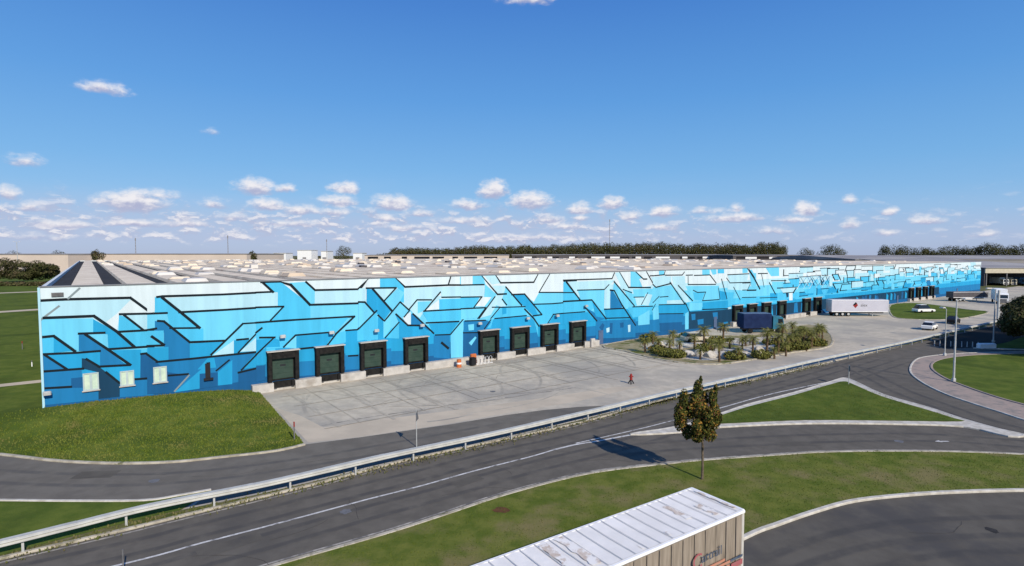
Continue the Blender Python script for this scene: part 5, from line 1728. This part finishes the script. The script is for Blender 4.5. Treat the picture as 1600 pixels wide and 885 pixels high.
for k in range(70):
    x = -60 + k * 2.2
    q = at(x, 447, 1.2)
    leaves(mb, (q.x, q.y, 1.9), (3.2, 2, 1.1), 40, .4, (4, 5, 3), .3)
tag(mb.build('hedge', FW), 'low ragged hedge line below the far left bushes', 'hedge')
far_tree('lone_tree', 'round dark tree standing alone on the skyline left of the long wood', p_(536, 560), 24, 17, (7, 3, 1), 7)
far_tree('lone_tree', 'wide dark tree alone on the skyline left of the right hand tree belt', p_(1302, 520), 24.5, 24, (8, 3, .5), 8, n=1500)
far_tree('lone_tree', 'low dark tree just left of the wide lone tree', p_(1257, 520), 21, 18, (7, 3, 1), 9)
far_tree('lone_tree', 'tree at the right end of the long wood with a gap beside it', p_(1216, 600), 29.5, 20, (7, 4, 1), 10)
far_tree('lone_tree', 'brown tree at the far end of the grey roof strip on the left', p_(152, 385), 18, 9, (3, 4, 5), 11)
far_tree('lone_tree', 'dark tree beside the right end of the beige hall', p_(395, 440), 17.5, 7, (4, 4, 3), 12)
far_tree('lone_tree', 'low dark trees behind the far left hall', p_(22, 520), 18.5, 14, (6, 3, 2), 13)
far_tree('lone_tree', 'bushy dark tree behind the middle of the far left hall', p_(90, 520), 18.5, 13, (6, 3, 2), 14)
# right hand belt: trees one can tell apart
tp0 = [far_tree('belt_tree', None, (0, 0, 0), 1, 1, (1, 1, 1), 99, n=1)] and None
for o in [o for o in bpy.data.objects if o.name.startswith('belt_tree')]:
    for c in list(o.children): bpy.data.objects.remove(c)
    bpy.data.objects.remove(o)
bp = []
rb_ = random.Random(31)
TONES_ = ['dark', 'mid green', 'brownish']
where = ['at the left end of the right hand belt', 'second from the left of the right hand belt', 'third from the left of the right hand belt', 'fourth from the left of the right hand belt', 'fifth from the left of the right hand belt',
         'sixth from the left of the right hand belt', 'seventh from the left of the right hand belt', 'eighth from the left of the right hand belt', 'in the middle of the right hand belt', 'just right of the middle of the right hand belt',
         'seventh from the right of the right hand belt', 'sixth from the right of the right hand belt', 'fifth from the right of the right hand belt', 'fourth from the right of the right hand belt', 'third from the right of the right hand belt', 'second from the right of the right hand belt', 'at the right end of the right hand belt']
for i, wh_ in enumerate(where):
    x = 1380 + i * 14.2
    h = 22 + rb_.uniform(-1, 2.2) + (3 if i in (0, 2, 11, 12, 15) else 0)
    k = rb_.choice([0, 0, 1, 2])
    far_tree('belt_tree', f'{TONES_[k]} tree {wh_}', p_(x + rb_.uniform(-2, 2), 540 + rb_.uniform(-12, 12)), h, rb_.uniform(14, 18), [(8, 3, .5), (4, 6, 1), (4, 3, 4)][k], 60 + i, 'trees of the right hand belt', n=1100)
# the long wood in the middle reads as one mass
mb = MB()
rw2 = random.Random(77)
for Yd in (640, 655, 672, 690):
    x = 592
    while x < 1226:
        u = (x - 592) / 634
        h = 20.5 + 3.5 * min(1, u * 4) + 1.6 * math.sin(u * 31) * math.sin(u * 11) + rw2.uniform(-3.2, 1.8) + (3.5 if .42 < u < .98 else 0) - (6 if u < .03 else 0)
        if 1168 < x < 1182: h -= 3
        brown = .5 + .5 * math.sin(u * 23) * math.sin(u * 7 + 2)
        w3 = rw2.choice([(8, 3, 1), (4, 6, 1), (5, 4, 3), (2, 4, 5) if brown > .5 else (3, 7, 1)])
        c = p_(x, Yd)
        st = random.getstate(); random.seed(int(x * 7 + Yd))
        for zz in (.25, .5, .78):
            leaves(mb, (c[0], c[1], h * zz), (4.2, 4, h * .22), 150, .60, w3, .25, .2, .2)
        random.setstate(st)
        x += rw2.uniform(4.5, 7)
tag(mb.build('wood', FW), kind='stuff')
# scrub along the skyline
mb = MB()
for k in range(150):
    x = random.uniform(-100, 1750)
    c = p_(x, random.uniform(760, 900))
    leaves(mb, (c[0], c[1], 5.5), (random.uniform(8, 22), 5, random.uniform(4, 8)), 46, 1.5, (4, 3, 3), .3)
tag(mb.build('scrub', FW), kind='stuff')
# trees on the verge at the right edge: they shade the road there
for i, (X_, Y_, h, wd, lb) in enumerate(((85.0, 87.5, 7.6, 6.5, 'dark broad tree on the verge at the right edge of the picture'), (75.5, 80.5, 8.2, 6.6, 'bushy tree on the far verge just past the right edge'),
                                        (86, 92.5, 7.2, 6.5, 'dark tree standing just behind the broad one at the right edge'), (81, 82, 9.5, 8, 'tall dark tree past the right edge behind the bushy one'),
                                        (88, 88, 10.5, 9, 'tallest dark tree past the right edge'), (95, 97, 9, 8, 'dark tree at the back of the right hand verge'), (72, 75.5, 7.5, 6, 'low dark tree nearest the roundabout past the right edge'), (81, 76, 12, 9.5, 'very tall dark tree beside the lowest one past the right edge'), (77, 71.5, 11.5, 9, 'tall dark tree closest to the lorry park past the right edge'), (90, 80, 12.5, 10, 'widest dark tree past the right edge'))):
    far_tree('verge_tree', lb, (X_, Y_, .1), h, wd, (8, 3, 2), 120 + i, 'trees on the right hand verge', trunk=True, n=3600, leaf=.24)

# ------------------------------------------------------------------ poles, signs, posts
def lamp_post(label, loc, h, arm=1.0, rz=0, double=False, r=.09, group='street lamps', m=None):
    t = empty('street_lamp', loc, rz, label, 'street lamp', group)
    mb = MB(); mb.tube([(0, 0, -.1), (0, 0, h * .5), (0, 0, h)], r * 1.25, 10, 0, r * .7); mb.build('pole', m or M['post_steel'], t)
    for sg in ((1, -1) if double else (1,)):
        mb = MB(); mb.tube([(0, 0, h - .05), (sg * arm * .5, 0, h + .12), (sg * arm, 0, h + .15)], .04, 7); ar = mb.build('arm', M['post_steel'], t)
        mb = MB()
        x0, x1 = sorted((sg * arm * .8, sg * (arm + .7)))
        mb.cbox(x0, x1, -.2, .2, h + .08, h + .26, .06); mb.build('lamp_head', M['skylight'], t)
    mb = MB(); mb.cbox(-.16, .16, -.16, .16, 0, .35, .04); mb.build('base', M['post_steel'], t)
    return t
lamp_post('tall street lamp on the roundabout grass with its head turned right', at(1490, 596, .13), 8.9, .9)
p = at(1552, 536); lamp_post('slim street lamp by the far kerb beyond the roundabout', (p.x, p.y, .1), 8.4, .8, R(180))
p = at(1476, 557); lamp_post('thin pale post lamp at the back edge of the roundabout', (p.x, p.y, .1), 6.4, .4, R(90), r=.06)
lamp_post('floodlight mast with two heads rising above the far left hall', p_(28, 300, 0), Z_at(378.5, 300), 1.3, 0, True, .16)
p = at(1559, 500)
tt_ = empty('entrance_pylon', (p.x, p.y, 0), R(35), 'plain grey entrance pylon standing behind the guardrail at the far right', 'pylon')
mb = MB(); mb.cbox(-.32, .32, -.16, .16, .25, 6.4, .05); mb.build('panel', M['post_steel'], tt_)
mb = MB(); mb.cbox(-.5, .5, -.3, .3, 0, .25, .04); mb.build('base', M['plinth'], tt_)
for x, Yd, yt, lb in ((952, 680, 343, 'tall thin telecom mast above the middle of the long wood'), (357, 560, 368, 'thin mast above the right end of the beige hall'), (213, 560, 372, 'thin mast above the left part of the beige hall'), (511, 620, 374, 'thin mast left of the round lone tree')):
    zt = Z_at(yt, Yd)
    t = empty('mast', p_(x, Yd), 0, lb, 'mast', 'masts on the skyline')
    mb = MB()
    for a in range(3):
        c, s_ = math.cos(a * 2.094), math.sin(a * 2.094)
        mb.tube([(c * .7, s_ * .7, 0), (c * .18, s_ * .18, zt)], .09, 5)
    k = 0
    while k < zt - 3:
        f0, f1 = .7 - .52 * k / zt, .7 - .52 * (k + 3) / zt
        for a in range(3):
            b_ = (a + 1) % 3
            mb.tube([(math.cos(a * 2.094) * f0, math.sin(a * 2.094) * f0, k), (math.cos(b_ * 2.094) * f1, math.sin(b_ * 2.094) * f1, k + 3)], .05, 4)
        k += 3
    mb.build('lattice', M['grey_md'], t)
    mb = MB(); mb.box(-.5, .5, -.12, .12, zt - 3, zt - .6); mb.build('antenna', M['grey_md'], t)
def marker(label, loc, h, red=True, r=.05, m=None):
    t = empty('marker_post', loc, 0, label, 'marker post', 'marker posts')
    mb = MB(); mb.tube([(0, 0, -.1), (0, 0, h * .72)], r, 8); mb.build('shaft', m or (M['sign_back'] if red else M['white_paint']), t)
    mb = MB(); mb.tube([(0, 0, h * .725), (0, 0, h)], r * 1.08, 8); mb.build('cap', M['red'] if red else M['sign_back'], t)
    return t
marker('dark marker post with a red tip at the corner of the lawn', at(460, 687, .12), 1.35)
marker('red tipped marker post on the grass left of the warehouse', at(35, 546, 1.2), 1.1)
marker('thin white marker post on the side grass below the red one', at(50, 573, 1.2), .7, False)
marker('dark thin post at the roadside in the bottom left corner', at(193, 897, 0), 1.1, False, .03, M['sign_back'])
# road signs seen from the back or the edge
def sign(label, loc, h, rz, shape, m=None):
    t = empty('road_sign', loc, rz, label, 'road sign', 'road signs')
    mb = MB(); mb.tube([(0, 0, -.1), (0, 0, h)], .035, 8); mb.build('pole', M['post_steel'], t)
    mb = MB()
    if shape == 'tri':
        pr = [(-.42, h - .75), (.42, h - .75), (0, h)]
    else:
        pr = [(.34 * math.cos(k * math.pi / 8), h - .34 + .34 * math.sin(k * math.pi / 8)) for k in range(16)]
    mb.prism_y(pr[::-1] if shape == 'tri' else pr[::-1], -.065, -.045); mb.build('plate', m or M['sign_back'], t)
    return t
sign('thin road sign with a dark plate seen edge on between the service road and guardrail', at(651, 699), 2.75, R(86), 'tri')
sign('small round sign on the paved tip of the grass island', at(1326, 601, .11), 2.1, R(70), 'disc')
# hydrant on the yard
p = at(986, 600)
h_ = empty('fire_hydrant', p, 0, 'small red hydrant with splayed dark feet alone on the yard', 'hydrant')
mb = MB(); mb.tube([(0, 0, .45), (0, 0, .95)], .15, 12, 0, .13); mb.tube([(0, 0, .95), (0, 0, 1.12)], .15, 12, 0, .05); mb.tube([(-.24, 0, .8), (.24, 0, .8)], .06, 10); mb.build('body', M['red'], h_)
mb = MB()
for a in (0, 2.09, 4.19): mb.tube([(.05 * math.cos(a), .05 * math.sin(a), .5), (.34 * math.cos(a + .3), .34 * math.sin(a + .3), 0)], .06, 6)
mb.build('foot', M['dark'], h_)
# racks and cones by the docks
p = wpt(24.0, 1.6)
rk = empty('bike_rack', p, WANG, 'white metal rack of hoops on the yard by the dock wall', 'rack')
mb = MB()
for k in range(6):
    x = -1.3 + k * .55
    mb.tube([(x, -.3, 0), (x, -.3, .8), (x + .05, 0, .9), (x, .3, .8), (x, .3, 0)], .03, 6)
mb.build('hoops', M['white_paint'], rk)
mb = MB(); mb.tube([(-1.4, -.3, .06), (1.6, -.3, .06)], .03, 6); mb.tube([(-1.4, .3, .06), (1.6, .3, .06)], .03, 6); mb.build('ground_bar', M['white_paint'], rk)
p = wpt(20.6, 1.7)
cn = empty('orange_barrel', p, 0, 'orange barrel at the foot of the wall right of the fourth dock', 'barrel')
mb = MB(); mb.tube([(0, 0, 0), (0, 0, .25), (0, 0, .5), (0, 0, 1.0)], .32, 14, 0, .28); mb.build('drum', M['orange'], cn)
mb = MB(); mb.tube([(0, 0, .42), (0, 0, .62)], .325, 14, 0, .315); mb.build('band', M['white_paint'], cn)
p = wpt(22.5, 1.9)
bn = empty('waste_bin', p, WANG, 'small black wheeled bin between the orange barrel and the white rack', 'bin')
mb = MB(); mb.cbox(-.35, .35, -.35, .35, .12, .95, .06); mb.build('body', M['ink_black'], bn)
mb = MB(); mb.cbox(-.38, .38, -.40, .36, .955, 1.04, .03); mb.build('lid', M['ink_black'], bn)
mb = MB(); mb.wheel(-.2, .3, .11, .11, .06); mb.wheel(.2, .3, .11, .11, .06); mb.build('wheel', M['black_rubber'], bn)
p = at(1541, 545)
o = MB(); o.cbox(-1.3, 1.3, -.4, .4, 0, .7, .12); ob = o.build('concrete_barrier', M['white_paint']); ob.location = (p.x, p.y, .1); ob.rotation_euler = (0, 0, R(3)); tag(ob, 'white concrete block on the far kerb beyond the roundabout', 'barrier')
# short black bollards along the far kerb of the roundabout exit
for k in range(9):
    q = at(1460 + k * 8.5, 541 + k * .3)
    t = MB(); t.tube([(0, 0, 0), (0, 0, .75), (0, 0, .85)], .07, 8, 0, .05)
    ob = t.build('bollard', M['post_steel']); ob.location = q
    tag(ob, 'small steel bollard in the row along the shaded road edge', 'bollard', 'bollards along the shaded road edge')
